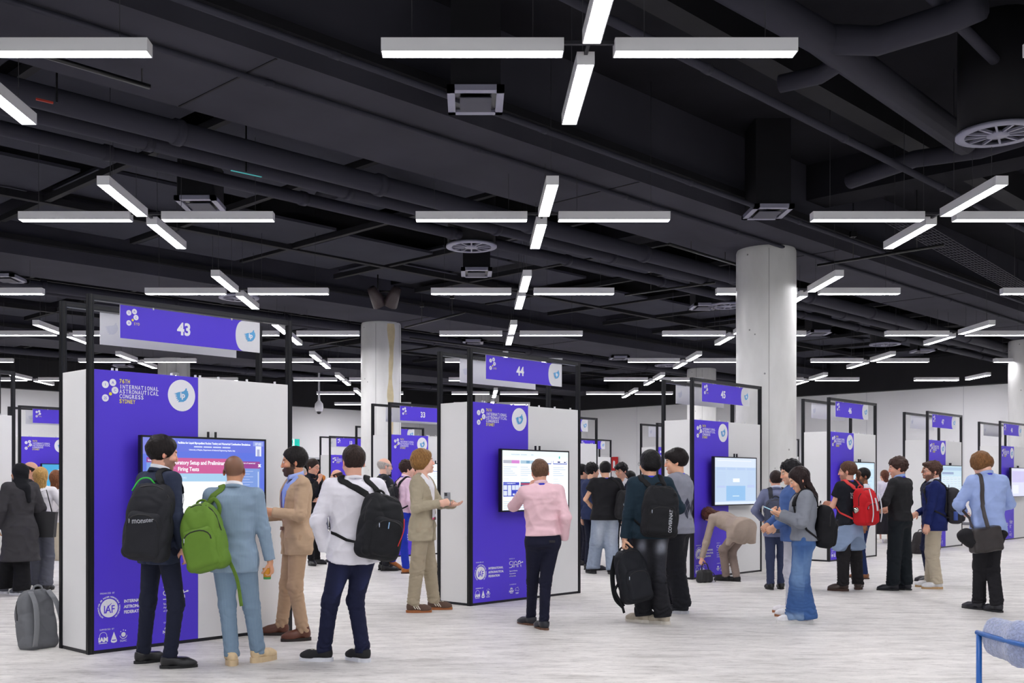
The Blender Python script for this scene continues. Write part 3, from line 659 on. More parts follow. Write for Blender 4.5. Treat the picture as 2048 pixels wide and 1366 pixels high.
def scr_table(q, tx, s, T):
    q(0, 0, 1, 1, em(196, 222, 236)); q(0, .86, 1, .1, em(168, 196, 222), .0016); q(.05, .74, .55, .07, em(140, 160, 196), .0018)
    for j in range(5): q(.05 + .19 * j, .12, .17, .55, em(222, 236, 244), .0018)
    for j in range(5):
        for k in range(9): q(.06 + .19 * j, .62 - k * .055, .14, .012, em(150, 178, 206), .002)
def scr_iac(q, tx, s, T):
    q(0, 0, 1, 1, em(70, 170, 222)); dots(s, .25, .55, .07, T, INK, PURPLE, z=.003)
    for k, w_ in enumerate(('INTERNATIONAL', 'ASTRONAUTICAL', 'CONGRESS')): tx(w_, .40, .70 - k * .14, .06, W1, z=.003, sx=.8)
def scr_grey(q, tx, s, T):
    q(0, 0, 1, 1, em(214, 216, 240)); q(.05, .5, .9, .4, em(196, 190, 232), .0016); q(.1, .1, .35, .3, em(232, 236, 250), .0018)
def rowpos(n): return (-3.33 + 3.43 * n + (.03 if n == 0 else 0), 9.15 + 3.65 * n)
names = ['43', '44', '45', '46', '47', '48']
scrs = [scr_poster, scr_grid, scr_light, scr_plain, scr_table, scr_grey]
kl = ['nearest white and purple poster kiosk at left, under the sign 43', 'white and purple poster kiosk in the middle, under the sign 44', 'poster kiosk in front of the large concrete column, under the sign 45',
      'poster kiosk right of the large concrete column, under the sign 46', 'poster kiosk under the sign 47 on the right side', 'poster kiosk under the sign 48 at the right picture edge']
ml = ['wide monitor showing a blue and pink rocket testing poster, kiosk 43', 'monitor with rows of poster thumbnails, faced by the man in pink shirt, kiosk 44', 'pale blue monitor above the bending woman, kiosk 45',
      'pale monitor behind the red backpack, kiosk 46', 'monitor showing a grey table layout, kiosk 47', 'pale lavender monitor at the right picture edge, kiosk 48']
for i in range(6):
    x, y = rowpos(i)
    if i == 1: x, y = 0.0, 12.8
    if i == 2: x, y = 3.44, 16.35
    if i == 3: x, y = 6.83, 20.1
    if i == 4: x, y = 10.33, 23.85
    if i == 5: x, y = 13.85, 27.6
    kiosk(x, y, kl[i], names[i]); monitor(x, y, ml[i], scrs[i])
# second and third rows
kiosk(-1.62, 21.3, 'poster kiosk under the sign 33, behind the blond man in beige', '33'); monitor(-1.62, 21.3, 'monitor glimpsed behind the blond man in beige, kiosk 33', scr_grid)
kiosk(-6.66 - 1.50, 15.5 - 1.56, 'poster kiosk cut by the left picture edge', None, sign=False, back=False)
kiosk(-9.45, 22.15, 'poster kiosk behind the woman in black headscarf', '12', slab_='purple sign partly hidden behind the left side of kiosk 43'); monitor(-9.45, 22.15, 'small blue monitor beside the blonde woman', scr_iac)
kiosk(-2.85, 29.6, 'distant poster kiosk beside the stained concrete column', '24', slab_='purple sign hidden behind the stained column')
kiosk(3.2 - 1.50, 26.5 - 1.55, 'poster kiosk mostly hidden behind the right side of kiosk 44', '34', slab_='white end of a purple sign just right of kiosk 44'); monitor(1.7, 24.95, 'monitor glow seen between kiosk 44 and the man in black t-shirt', scr_plain)
kiosk(5.3 - 1.50, 39.6 - 1.55, 'farthest poster kiosk right of kiosk 44', '16', slab_='farthest small purple sign right of kiosk 44')
kiosk(5.05, 28.5, 'poster kiosk hidden behind kiosk 45, only frame and left board visible', '35', slab_='hidden purple sign behind the kiosk 45')
kiosk(10.6, 37.3, 'distant poster kiosk between the large column and kiosk 46', '18', slab_='small purple sign between the large column and kiosk 46')
kiosk(-6.3 + 1.5, 36.2, 'farthest small poster kiosk left of the stained column', '13', slab_='small purple sign above the head of the man with white shirt')
# ---------------------------------------------------------------- solid modelling: distance fields turned into meshes
V3 = lambda *a: np.array(a, dtype=np.float64)
def unit(a): a = np.asarray(a, float); return a / max(np.linalg.norm(a), 1e-9)
def rx(d): c, s = math.cos(R(d)), math.sin(R(d)); return np.array([[1, 0, 0], [0, c, -s], [0, s, c]])
def ry(d): c, s = math.cos(R(d)), math.sin(R(d)); return np.array([[c, 0, s], [0, 1, 0], [-s, 0, c]])
def rz(d): c, s = math.cos(R(d)), math.sin(R(d)); return np.array([[c, -s, 0], [s, c, 0], [0, 0, 1]])
def smin(a, b, k):
    h = np.maximum(k - np.abs(a - b), 0) / k; return np.minimum(a, b) - h * h * k * 0.25
def smax(a, b, k): return -smin(-a, -b, k)
def cone(P, a, b, ra, rb, flat=None, fold=0.0, seed=0.0, tj=(0, 1)):
    a = np.asarray(a, float); b = np.asarray(b, float); ba = b - a; L2 = ba @ ba; L = math.sqrt(L2)
    q = P - a; t = np.clip(q @ ba / L2, 0, 1); q = q - t[:, None] * ba
    r = ra + (rb - ra) * t
    if flat is not None:
        s = unit(flat[0] - ba * (flat[0] @ ba) / L2); k = flat[1]        # compress along s by k
        qs = q @ s; d = np.sqrt(np.maximum((q * q).sum(1) - qs * qs, 0) + (qs / k) ** 2) - r; d = d * min(1, k)
    else: d = np.sqrt((q * q).sum(1)) - r
    if fold:
        u = unit(np.cross(ba, [0.3, 0.9, 0.2])); w_ = np.cross(unit(ba), u); ang = np.arctan2(q @ u, q @ w_)
        env = sum(np.exp(-((t - j) / 0.22) ** 2) for j in tj) + 0.25
        d = d + fold * env * (1.3 - 2.2 * np.abs(np.sin(t * L * 62 + 1.5 * np.sin(ang * 1 + seed) + seed * 3 + 1.2 * np.sin(t * L * 31 + 2 * ang))) ** .7)
    return d
def ell(P, c, r, Rm=None):
    q = P - np.asarray(c, float)
    if Rm is not None: q = q @ Rm
    r = np.asarray(r, float); k0 = np.sqrt(((q / r) ** 2).sum(1)); k1 = np.sqrt(((q / r ** 2) ** 2).sum(1)) + 1e-9
    return k0 * (k0 - 1) / k1
def rbox(P, c, h, r, Rm=None):
    q = P - np.asarray(c, float)
    if Rm is not None: q = q @ Rm
    q = np.abs(q) - (np.asarray(h, float) - r); return np.sqrt((np.maximum(q, 0) ** 2).sum(1)) + np.minimum(q.max(1), 0) - r
def wob(P, k, s):
    return np.sin(P[:, 0] * k + 1.7 * np.sin(P[:, 2] * k * .6 + s)) * np.sin(P[:, 2] * k * .8 + 1.3 * np.sin(P[:, 1] * k * .7 + s * 2) + s) + .5 * np.sin(P[:, 1] * k * 1.3 + P[:, 2] * k * .5 + s)
def nets(f, lo, hi, h):
    """surface nets: field f(P)->d over a box, returns verts, quads"""
    lo = np.asarray(lo, float) - h; hi = np.asarray(hi, float) + h
    n = np.ceil((hi - lo) / h).astype(int) + 1
    xs = [lo[i] + h * np.arange(n[i]) for i in range(3)]
    # coarse pass to skip empty blocks
    B = 4; D = np.full(tuple(n), 1.0, np.float32)
    cn = [max(1, (n[i] + B - 1) // B) for i in range(3)]
    cc = [lo[i] + h * (np.arange(cn[i]) * B + (B - 1) / 2) for i in range(3)]
    G = np.stack(np.meshgrid(*cc, indexing='ij'), -1).reshape(-1, 3)
    dc = f(G); act = (np.abs(dc) < h * B * 1.9).reshape(cn); sgn = np.where(dc.reshape(cn) < 0, -1.0, 1.0)
    D[:] = np.repeat(np.repeat(np.repeat(sgn, B, 0), B, 1), B, 2)[:n[0], :n[1], :n[2]]
    ai = np.argwhere(act)
    if len(ai) == 0: return np.zeros((0, 3)), np.zeros((0, 4), int)
    off = np.stack(np.meshgrid(*[np.arange(B)] * 3, indexing='ij'), -1).reshape(-1, 3)
    I = (ai[:, None, :] * B + off[None]).reshape(-1, 3); I = I[(I < n).all(1)]
    P = lo + I * h; vals = np.concatenate([f(P[k:k + 200000]) for k in range(0, len(P), 200000)])
    D[I[:, 0], I[:, 1], I[:, 2]] = vals
    S = D < 0; m = [k - 1 for k in n]
    acc = np.zeros((m[0], m[1], m[2], 3), np.float32); cnt = np.zeros(tuple(m), np.float32)
    for ax in range(3):
        sl = [slice(None)] * 3; s2 = [slice(None)] * 3; sl[ax] = slice(0, -1); s2[ax] = slice(1, None)
        A = D[tuple(sl)]; Bb = D[tuple(s2)]; cr = (A < 0) != (Bb < 0); t = np.where(cr, A / np.where(cr, A - Bb, 1), 0)
        oth = [a for a in range(3) if a != ax]
        for da in (0, 1):
            for db in (0, 1):
                sx = [slice(None)] * 3; sx[oth[0]] = slice(da, n[oth[0]] - 1 + da); sx[oth[1]] = slice(db, n[oth[1]] - 1 + db)
                c_ = cr[tuple(sx)]; tt = t[tuple(sx)]; cnt += c_; acc[..., ax] += tt * c_; acc[..., oth[0]] += da * c_; acc[..., oth[1]] += db * c_
    vm = cnt > 0; idx = -np.ones(tuple(m), np.int64); idx[vm] = np.arange(vm.sum())
    ijk = np.argwhere(vm); V = lo + h * (ijk + acc[vm] / cnt[vm][:, None])
    Q = []
    for ax in range(3):
        o1, o2 = [(1, 2), (2, 0), (0, 1)][ax]
        sl = [slice(1, -1)] * 3; s2 = [slice(1, -1)] * 3; sl[ax] = slice(0, -1); s2[ax] = slice(1, None)
        a = S[tuple(sl)]; b = S[tuple(s2)]
        for flip, msk in ((False, a & ~b), (True, ~a & b)):
            e = np.argwhere(msk)
            if len(e) == 0: continue
            e = e + 1; e[:, ax] -= 1
            def at(d1, d2): k = e.copy(); k[:, o1] -= d1; k[:, o2] -= d2; return idx[k[:, 0], k[:, 1], k[:, 2]]
            q = np.stack([at(1, 1), at(0, 1), at(0, 0), at(1, 0)], 1)
            if flip: q = q[:, ::-1]
            Q.append(q)
    Q = np.concatenate(Q) if Q else np.zeros((0, 4), int); Q = Q[(Q >= 0).all(1)]
    return V, Q
def np_mesh(name, V, Q, m, cols=None, smooth=True):
    me = bpy.data.meshes.new(name); me.vertices.add(len(V)); me.vertices.foreach_set('co', np.asarray(V, np.float32).ravel())
    me.loops.add(len(Q) * 4); me.loops.foreach_set('vertex_index', np.asarray(Q, np.int32).ravel())
    me.polygons.add(len(Q)); me.polygons.foreach_set('loop_start', np.arange(0, len(Q) * 4, 4, dtype=np.int32))
    me.update(calc_edges=True); me.validate()
    if smooth: me.polygons.foreach_set('use_smooth', [True] * len(me.polygons))
    if cols is not None:
        ca = me.color_attributes.new('Col', 'FLOAT_COLOR', 'POINT'); c4 = np.ones((len(V), 4), np.float32); c4[:, :3] = cols; ca.data.foreach_set('color', c4.ravel())
    me.materials.append(m); return me
def lin(rgb): return np.array(srgb(*rgb))
def snap(f, pts, off, it=6):
    P = np.array(pts, float); e = 1e-3
    def grad(P):
        return np.stack([(f(P + np.eye(3)[i] * e) - f(P - np.eye(3)[i] * e)) / (2 * e) for i in range(3)], 1)
    for _ in range(it):
        d = f(P); g = grad(P); g /= np.maximum(np.linalg.norm(g, axis=1), 1e-6)[:, None]; P = P - (d - off)[:, None] * g
    return P, g
def spline(pts, n=8):
    P = [np.array(p, float) for p in pts]; P = [2 * P[0] - P[1]] + P + [2 * P[-1] - P[-2]]; out = []
    for i in range(1, len(P) - 2):
        for k in range(n):
            t = k / n; out.append(.5 * ((2 * P[i]) + (-P[i - 1] + P[i + 1]) * t + (2 * P[i - 1] - 5 * P[i] + 4 * P[i + 1] - P[i + 2]) * t * t + (-P[i - 1] + 3 * P[i] - 3 * P[i + 1] + P[i + 2]) * t ** 3))
    out.append(P[-2]); return np.array(out)
def fabric(rgb, rough=.85, noise=.035, stripe=None, bump=.25, sheen=.0, bscale=420):
    return mat('cloth_%d_%d_%d_%s' % (*rgb, stripe), srgb(*rgb), rough=rough, noise=noise, nscale=14, bump=bump, bscale=bscale, crease=.95, spec=.25, sheen=sheen, stripe=stripe)
SKINM = mat('skin', (.6, .4, .3), rough=.5, vcol=True, spec=.35)
HAIRM = {}
def hairmat(rgb):
    if rgb in HAIRM: return HAIRM[rgb]
    m = bpy.data.materials.new('hair_%d_%d_%d' % rgb); m.use_nodes = True; nt = m.node_tree; n = nt.nodes; L = nt.links; b = n['Principled BSDF']
    b.inputs['Roughness'].default_value = .5; b.inputs['Specular IOR Level'].default_value = .18
    tc = n.new('ShaderNodeTexCoord'); mp = n.new('ShaderNodeMapping'); mp.inputs['Scale'].default_value = (1, 1, .12); L.new(tc.outputs['Object'], mp.inputs[0])
    nz = n.new('ShaderNodeTexNoise'); nz.inputs['Scale'].default_value = 170; nz.inputs['Detail'].default_value = 3; L.new(mp.outputs[0], nz.inputs[0])
    rp = n.new('ShaderNodeValToRGB'); c = srgb(*rgb); rp.color_ramp.elements[0].position = .35; rp.color_ramp.elements[0].color = (*[x * .55 for x in c], 1)
    rp.color_ramp.elements[1].position = .68; rp.color_ramp.elements[1].color = (*[min(1, x * 1.35 + .002) for x in c], 1); L.new(nz.outputs[0], rp.inputs[0]); L.new(rp.outputs[0], b.inputs['Base Color'])
    bp = n.new('ShaderNodeBump'); bp.inputs['Strength'].default_value = .5; bp.inputs['Distance'].default_value = .004; L.new(nz.outputs[0], bp.inputs['Height']); L.new(bp.outputs[0], b.inputs['Normal'])
    HAIRM[rgb] = m; return m
# ---------------------------------------------------------------- shoes (built once per style, in foot space: toe towards +y, ankle above the origin)
def denim(rgb): return mat('denim_%d_%d_%d' % rgb, srgb(*rgb), rough=.85, noise=.05, nscale=30, bump=.25, bscale=420, crease=.9, spec=.25, vcol=True)
def worn(s, V, col, spots):
    """denim bleached in patches: (x, y side, z, rx, rz, colour) in the hip frame"""
    c = np.tile(lin(col), (len(V), 1)); p = s.iP(V)
    for (x, sy, z, rx_, rz_, cc) in spots:
        w_ = np.exp(-((p[:, 0] - x) / rx_) ** 2 - ((p[:, 2] - z) / rz_) ** 2) * (p[:, 1] * sy > -.01); w_ = np.clip(w_ * 1.25, 0, 1)[:, None]; c = c * (1 - w_) + lin(cc) * w_
    return c
_SH = {}
def shoe_mesh(style, col, sole):
    key = (style, col, sole)
    if key in _SH: return _SH[key]
    st = {'striped': .028, 'dress': .022, 'sneaker': .032, 'boot': .03, 'platform': .048, 'heel': .012}[style]
    wd = .046 if style == 'dress' else .051
    def outline(g=0.0, n=28):
        pts = []
        for k in range(n):
            a = 2 * math.pi * k / n; y = math.sin(a); w_ = (wd if y > -.2 else wd * .82) * (1 - .12 * (y < 0) * 0) + g; ln = .205 if y > 0 else .075
            pts.append((math.copysign(abs(math.cos(a)) ** .8, math.cos(a)) * w_ * (1.0 if style != 'dress' or y < .5 else 1 - .35 * (y - .5) * 2), y * (ln + g)))
        return pts
    s = MB(); sm = M(*sole, rough=.6, n='sole_%d_%d_%d' % sole)
    lo = outline(.003); s.prism(lo, 0, st, sm)
    smesh = s.mesh('sole')
    def f(P):
        toe = ell(P, (0, .12, st + .012), (wd, .085, .042 if style != 'dress' else .034))
        mid = cone(P, (0, .10, st + .02), (0, .0, st + .055), .040, .046, flat=(V3(1, 0, 0), 1.0))
        heel = ell(P, (0, -.02, st + .03), (wd * .86, .052, .06))
        d = smin(smin(toe, mid, .05), heel, .03)
        top = st + (.062 if style != 'boot' else .10)
        sh = cone(P, (0, -.01, st + .04), (0, -.012, top + .03), .043, .044); d = smin(d, sh, .03)
        d = smax(d, P[:, 2] - (top + .25 * (-(P[:, 1]) - .02).clip(0, .04)), .006); d = np.maximum(d, st - .006 - P[:, 2])
        d = np.maximum(d, P[:, 1] - .205)
        lace = np.abs((P[:, 1] * 90) % 1 - .5) * 2
        d = d - .002 * (lace > .55) * (P[:, 1] > .03) * (P[:, 1] < .10) * (np.abs(P[:, 0]) < .022) * (style != 'heel')
        return d
    V, Q = nets(f, (-.07, -.09, st - .01), (.07, .22, .16), .0055)
    m = M(*col, rough=.35 if style in ('dress', 'boot') else .8, n='shoe_%d_%d_%d_%s' % (*col, style), noise=.1, nscale=20)
    me = np_mesh('upper', V, Q, m); ex = None
    if style == 'striped' or style == 'sneaker' and col[0] < 60:
        s2 = MB(); wm_ = M(226, 220, 206, n='shoe_stripe')
        if style == 'striped':
            for sx in (-1, 1):
                for q in range(3):
                    P, g = snap(f, spline([(sx * .06, .028 + q * .024, st + .008), (sx * .055, .014 + q * .024, st + .03), (sx * .04, -.002 + q * .024, st + .055)], 4), .001); s2.tube([tuple(p) for p in P], .01, wm_, 6, flat=(.011, .003), up=[Vector(v) for v in g])
        for q in range(4):
            P, g = snap(f, spline([(-.022, .035 + q * .017, .12), (0, .038 + q * .017, .13), (.022, .035 + q * .017, .12)], 4), .001); s2.tube([tuple(p) for p in P], .01, wm_, 6, flat=(.007, .003), up=[Vector(v) for v in g])
        ex = s2.mesh('stripes_and_laces')
    _SH[key] = (me, smesh, ex); return _SH[key]
# ---------------------------------------------------------------- the figure
TZ = [.74, .85, .95, 1.08, 1.25, 1.38, 1.445, 1.50, 1.54]
TRX = [.150, .166, .170, .146, .164, .176, .160, .090, .05]
TRY = [.098, .112, .118, .104, .116, .118, .100, .065, .04]
TCY = [-.008, -.012, -.012, .0, .0, -.004, -.012, -.012, -.01]
class Fig:
    def __init__(s, h=1.78, fat=1.0, pel=(0, 0), drop=0.0, lean=0, tilt=0, twist=0, hip=0, feet=((-.10, 0, 8), (.10, 0, -8)), hands=None, head=(0, 0, 0), female=False, foot_up=(0, 0), sh_w=1.0, neck=0):
        s.k = h / 1.78; s.fat = fat; s.female = female; s.shw = sh_w
        s.pel = V3(pel[0], pel[1], .95 - drop); s.Rt = rz(twist) @ ry(tilt) @ rx(-lean); s.Rp = rz(hip) @ rx(-min(lean, 90) * .35)
        s.feet = feet; s.fup = foot_up
        J = {}
        for i, sd in ((0, -1), (1, 1)):
            hp = s.pel + s.Rp @ V3(sd * .088, 0, -.03); fx, fy, fyaw = feet[i][:3]; zup = foot_up[i]
            ank = V3(fx, fy, .09); fd = rz(fyaw) @ V3(0, 1, 0)
            if zup: ank = ank + V3(0, 0, math.sin(R(zup)) * .17) + fd * (.17 * (1 - math.cos(R(zup))))
            J['hip', i] = hp; J['ank', i] = ank; J['knee', i] = s.ik(hp, ank, .424, .414, fd)
            J['fd', i] = fd
        shz = 1.444; s.hs = 1.07
        for i, sd in ((0, -1), (1, 1)):
            J['sh', i] = s.T(sd * .167 * s.shw * (1 + (fat - 1) * .4), -.012, shz)
            hd = (hands or {}).get(i)
            if hd is None: hd = dict(p=(sd * (.255 + (fat - 1) * .2), .03, .885))
            w_ = np.array(hd['p'], float)
            if hd.get('t', True): w_ = s.T(*w_)           # given in torso space
            pole = hd.get('pole', (sd * .6, -1, 0)); pole = s.Rt @ np.array(pole, float)
            J['wr', i] = w_; J['el', i] = s.ik(J['sh', i], w_, .295, .262, pole)
            v = J['wr', i] - J['el', i]; J['wr', i] = J['el', i] + unit(v) * .262 if np.linalg.norm(v) > .262 else J['wr', i]
            J['hd', i] = hd
        s.J = J; s.neckb = s.T(0, -.012, 1.475); s.Rh = rz(head[0]) @ ry(head[2]) @ rx(-head[1])
        base = s.T(0, .0, 1.51); s.hc = base + (s.Rt * .5 + s.Rh * .5) @ V3(0, .014, .135 + neck)
        s.headT = s.hc
    def T(s, x, y, z): return s.pel + s.Rt @ V3(x, y, z - .95)
    def iT(s, P): return (P - s.pel) @ s.Rt + V3(0, 0, .95)
    def iP(s, P): return (P - s.pel) @ s.Rp + V3(0, 0, .95)
    def iH(s, P): return (P - s.hc) @ s.Rh / s.hs
    def H(s, x, y, z): return s.hc + s.Rh @ V3(x, y, z) * s.hs
    def ik(s, a, b, l1, l2, pole):
        d = b - a; L = np.linalg.norm(d)
        if L > (l1 + l2) * .998: return a + d * (l1 / (l1 + l2))
        u = d / L; c = (l1 * l1 + L * L - l2 * l2) / (2 * L); hh = math.sqrt(max(l1 * l1 - c * c, 0)); p = np.asarray(pole, float); p = p - u * (p @ u); return a + u * c + unit(p) * hh
    # ---- fields
    def torso(s, P, ease, zlo, flare=0.0, amp=0.0, seed=0, boxy=2.3, slope=0.0, bust=None, nohip=False):
        p = s.iT(P); z = p[:, 2]; zz = np.clip(z, .5, 1.6)
        f_ = s.fat
        rxx = np.interp(zz, TZ, TRX); ryy = np.interp(zz, TZ, TRY); cy = np.interp(zz, TZ, TCY)
        if s.female: rxx = rxx * np.interp(zz, [.9, 1.08, 1.2, 1.45], [1.0, .86, .86, .88]); ryy = ryy * np.interp(zz, [.9, 1.08, 1.3, 1.45], [1, .9, 1.02, .9])
        wgt = np.interp(zz, [.8, 1.4, 1.5], [f_, 1 + (f_ - 1) * .6, 1.0]); rxx = rxx * wgt + ease * np.interp(zz, [1.44, 1.52], [1, .3]); ryy = ryy * wgt ** 1.5 + ease * np.interp(zz, [1.44, 1.52], [1, .3])
        if flare: g = np.clip((1.12 - z) / .3, 0, 2.5); rxx = rxx + flare * g; ryy = ryy + flare * g
        if nohip: g = np.clip((1.2 - zz) / .25, 0, 1); rxx = np.maximum(rxx, (.168 + ease) * f_ * g)
        if amp:
            a = np.arctan2(p[:, 0], p[:, 1])
            sh_ = lambda v: 1 - 2 * np.abs(np.sin(v)) ** .7
            fd = sh_(a * 1.5 + z * 13 + seed + 1.2 * np.sin(z * 7 + a)) * .5 + sh_(a * 2.5 - z * 19 + 2 * seed + 1.3 * np.sin(a * 2 + z * 9)) * .45 + np.sin(a * 9 + z * 11) * .25 * (z < 1.05)
            fd = fd * np.interp(zz, [.8, 1.1, 1.32, 1.42], [1.0, 1.1, .7, .2]); rxx = rxx + amp * fd; ryy = ryy + amp * fd
        q = (np.abs(p[:, 0] / rxx) ** boxy + np.abs((p[:, 1] - cy) / ryy) ** boxy) ** (1 / boxy)
        d = (q - 1) * np.minimum(rxx, ryy)
        d = smax(d, z - 1.525, .02)
        for i, sd in ((0, -1), (1, 1)):
            d = smin(d, cone(P, s.T(sd * .05, -.016, 1.482), s.J['sh', i], .036 + ease * .5, .048 + ease * .8), .04)
        if zlo is not None: d = smax(d, (zlo + slope * p[:, 1]) - z, .006)
        return d
    def sleeve(s, P, i, ease, r=(.054, .045, .034), fold=.003, cuff=0.0, end=1.0, seed=0):
        J = s.J; el = J['el', i]; wr = J['wr', i]; a = cone(P, J['sh', i], el, r[0] + ease, r[1] + ease, fold=fold, seed=seed, tj=(1,))
        if end <= 0:      # short sleeve ending above the elbow
            L = el - J['sh', i]; return smax(cone(P, J['sh', i], J['sh', i] + L * (1 + end), r[0] + ease, r[1] + ease + .012, fold=fold * .5, seed=seed), (P - (J['sh', i] + L * (.9 + end))) @ unit(L), .004)
        e2 = el + (wr - el) * end; b = cone(P, el, e2, r[1] + ease, r[2] + ease + cuff, fold=fold, seed=seed + 2, tj=(0,))
        b = smax(b, (P - e2) @ unit(wr - el) + .0, .004)
        return smin(a, b, .02)
    def legs(s, P, r, hemz, ease=0.0, fold=.003, seed=0, flat=None, waist=1.06):
        J = s.J; p = s.iP(P); z = p[:, 2]; f_ = s.fat
        rxx = np.interp(z, [.80, .90, .97, 1.08], [.155, .176, .172, .150]) * (1.0 + (f_ - 1)) + ease; ryy = np.interp(z, [.80, .90, .97, 1.08], [.10, .128, .12, .105]) * f_ ** 1.3 + ease
        q = (np.abs(p[:, 0] / rxx) ** 2.3 + np.abs((p[:, 1] + .010) / ryy) ** 2.3) ** (1 / 2.3); d = (q - 1) * np.minimum(rxx, ryy)
        d = smax(d, z - waist, .006); d = smax(d, .855 - z, .05)
        for i in (0, 1):
            hp, kn, an = J['hip', i], J['knee', i], J['ank', i]; sd = -1 if i == 0 else 1
            fx = fold * 1.3
            th = cone(P, hp + V3(0, 0, .0), kn, r[0] * f_ + ease, r[1] + ease, fold=fold * .6, seed=seed + i, tj=(1,))
            bot = kn + (an - kn) * 1.0
            shn = cone(P, kn, bot, r[1] + ease, r[2] + ease, fold=fx, seed=seed + 3 + i, tj=(.0, 1.0) if fold > .002 else (1,))
            L = smin(th, shn, .03); L = smax(L, hemz - .0 - P[:, 2] + (P - an) @ (-J['fd', i]) * .12 + (an[2] - .09) * -1, .004)
            d = smin(d, L, .045) if i == 0 else np.minimum(smin(d, L, .045), 9)
        return d
    def hand_frame(s, i):
        J = s.J; hd = J['hd', i]; f = unit(J['wr', i] - J['el', i])
        if 'dir' in hd: f = unit(np.array(hd['dir'], float))
        nn = np.array(hd.get('palm', (-1 if i else 1, 0, 0)), float); nn = unit(nn - f * (nn @ f)); sd = np.cross(nn, f) if i else np.cross(f, nn)
        return J['wr', i], f, nn, sd           # wrist, fingers, palm normal, thumb side
    def hand(s, P, i):
        w_, f, nn, sd = s.hand_frame(i); hd = s.J['hd', i]; curl = hd.get('curl', 22); C_ = lambda a, b, c: w_ + f * a + sd * b + nn * c
        d = cone(P, s.J['el', i] + (w_ - s.J['el', i]) * .6, C_(.005, 0, 0), .034, .026)
        d = smin(d, cone(P, C_(.015, 0, 0), C_(.07, 0, 0), .034, .041, flat=(nn, .42)), .02)
        for j, (b, L, r) in enumerate(((.029, .074, .0092), (.010, .082, .0094), (-.009, .076, .0090), (-.027, .060, .0080))):
            p = C_(.086 - abs(b - .01) * .18, b, 0); ang = R(curl * (1 + .12 * j) * .7); spread = b * .9 * (1 if curl < 40 else .3); prev = p
            for q_ in range(3):
                dv = unit(f * math.cos(ang) + nn * math.sin(ang) + sd * spread); nx = prev + dv * L * (.44, .31, .25)[q_]
                fd_ = cone(P, prev, nx, r * (1 - .08 * q_), r * (1 - .08 * (q_ + 1))); d = smin(d, fd_, .006) if q_ == 0 else np.minimum(d, fd_)
                prev = nx; ang += R(curl * 1.15)
        p0 = C_(.022, .026, .008); dv = unit(f * .62 + sd * .62 + nn * (.25 + curl * .012)); p1 = p0 + dv * .038; dv2 = unit(f * .85 + sd * (.35 - curl * .008) + nn * (.25 + curl * .012)); p2 = p1 + dv2 * .034; p3 = p2 + unit(dv2 + nn * .3) * .026
        d = smin(d, cone(P, p0, p1, .0155, .0115), .012); d = np.minimum(d, cone(P, p1, p2, .0112, .0100)); d = np.minimum(d, cone(P, p2, p3, .0100, .0082))
        return d
    def headf(s, P, ears=True, beard=0.0):
        q = s.iH(P); fm_ = .96 if s.female else 1.0
        d = ell(q, (0, -.018, .036), (.076, .097, .087))
        d = smin(d, ell(q, (0, .030, -.018), (.060 * fm_, .060, .085)), .03)
        d = smin(d, ell(q, (0, .030, -.066), (.051 * fm_, .052, .046)), .025)
        d = smin(d, ell(q, (0, .072, -.096), (.019, .018, .017)), .022)
        d = smin(d, cone(q, V3(-.032, .076, .030), V3(.032, .076, .030), .0125, .0125), .014)
        for sx in (-1, 1):
            d = smax(d, -ell(q, (sx * .033, .104, .008), (.020, .018, .013)), .012)
            d = np.minimum(d, ell(q, (sx * .031, .0795, .010), (.0125, .0125, .0115)))
            d = smin(d, ell(q, (sx * .042, .062, -.028), (.022, .022, .022)), .02)
            d = smin(d, ell(q, (sx * .012, .101, -.030), (.0085, .010, .008)), .006)
            if ears:
                Re = rz(sx * 18) @ rx(-10)
                e = ell(q, (sx * .078, -.006, -.004), (.0085, .019, .032), Re); e = smax(e, -ell(q, (sx * .087, -.000, .002), (.006, .010, .018), Re), .004); d = smin(d, e, .006)
        d = smin(d, cone(q, V3(0, .088, .018), V3(0, .106, -.026), .0072, .0092), .010)
        d = smin(d, ell(q, (0, .090, -.054), (.023, .010, .0055)), .006); d = smin(d, ell(q, (0, .089, -.065), (.020, .010, .0060)), .005)
        if beard: d = d - beard * np.clip(1.2 - np.abs(q[:, 0]) / .07, 0, 1) * np.clip((-.038 - q[:, 2]) / .02, 0, 1) * (q[:, 1] > .0)
        d = smin(d, cone(P, s.H(0, -.022, -.045), s.neckb, .055 if not s.female else .046, .060 if not s.female else .052), .025)
        return d
    def hairf(s, P, st):
        q = s.iH(P); x, y, z = q[:, 0], q[:, 1], q[:, 2]; t = st.get('t', .012); nz = .0012 * wob(q, 170, 1.0) + .0022 * wob(q, 55, 2.0) * st.get('mess', .6)
        d = ell(q, (0, -.020, .038), (.077 + t, .098 + t, .088 + t * 1.2)) + nz
        side = st.get('side', -.02); nape = st.get('nape', -.062); line = st.get('line', .078)     # hair line: forehead height
        if st.get('sides'): d = smin(d, ell(q, (0, -.030, -.01), (.078 + t, .080 + t, .07)) + nz, .02)
        # forehead / face cut
        fc = ell(q, (0, .112, line - .100), (.084, .085 if not st.get('frame') else .075, .098)); d = smax(d, -fc, .008)
        # side limit in front of and around the ear
        lim = np.where(y > -.004, side + .0, nape + np.clip((y + .004) * -0.0, 0, 1)); lim = np.interp(y, [-.05, -.02, .0, .03, .06], [nape, nape + .01, st.get('burn', side - .004), side + .012, side + .05])
        d = smax(d, lim - z, .008)
        if st.get('quiff'): d = smin(d, ell(q, (0, .072, .105), (.055, .040, .026)) + nz, .015)
        if st.get('fringe'): d = smin(d, smax(ell(q, (0, .050, .070), (.070, .058, .052)) + nz, .038 - z, .006), .01)
        if st.get('tuft'): d = smin(d, cone(P, s.H(-.01, .05, .11), s.H(-.045, .09, .10), .020, .004), .01)
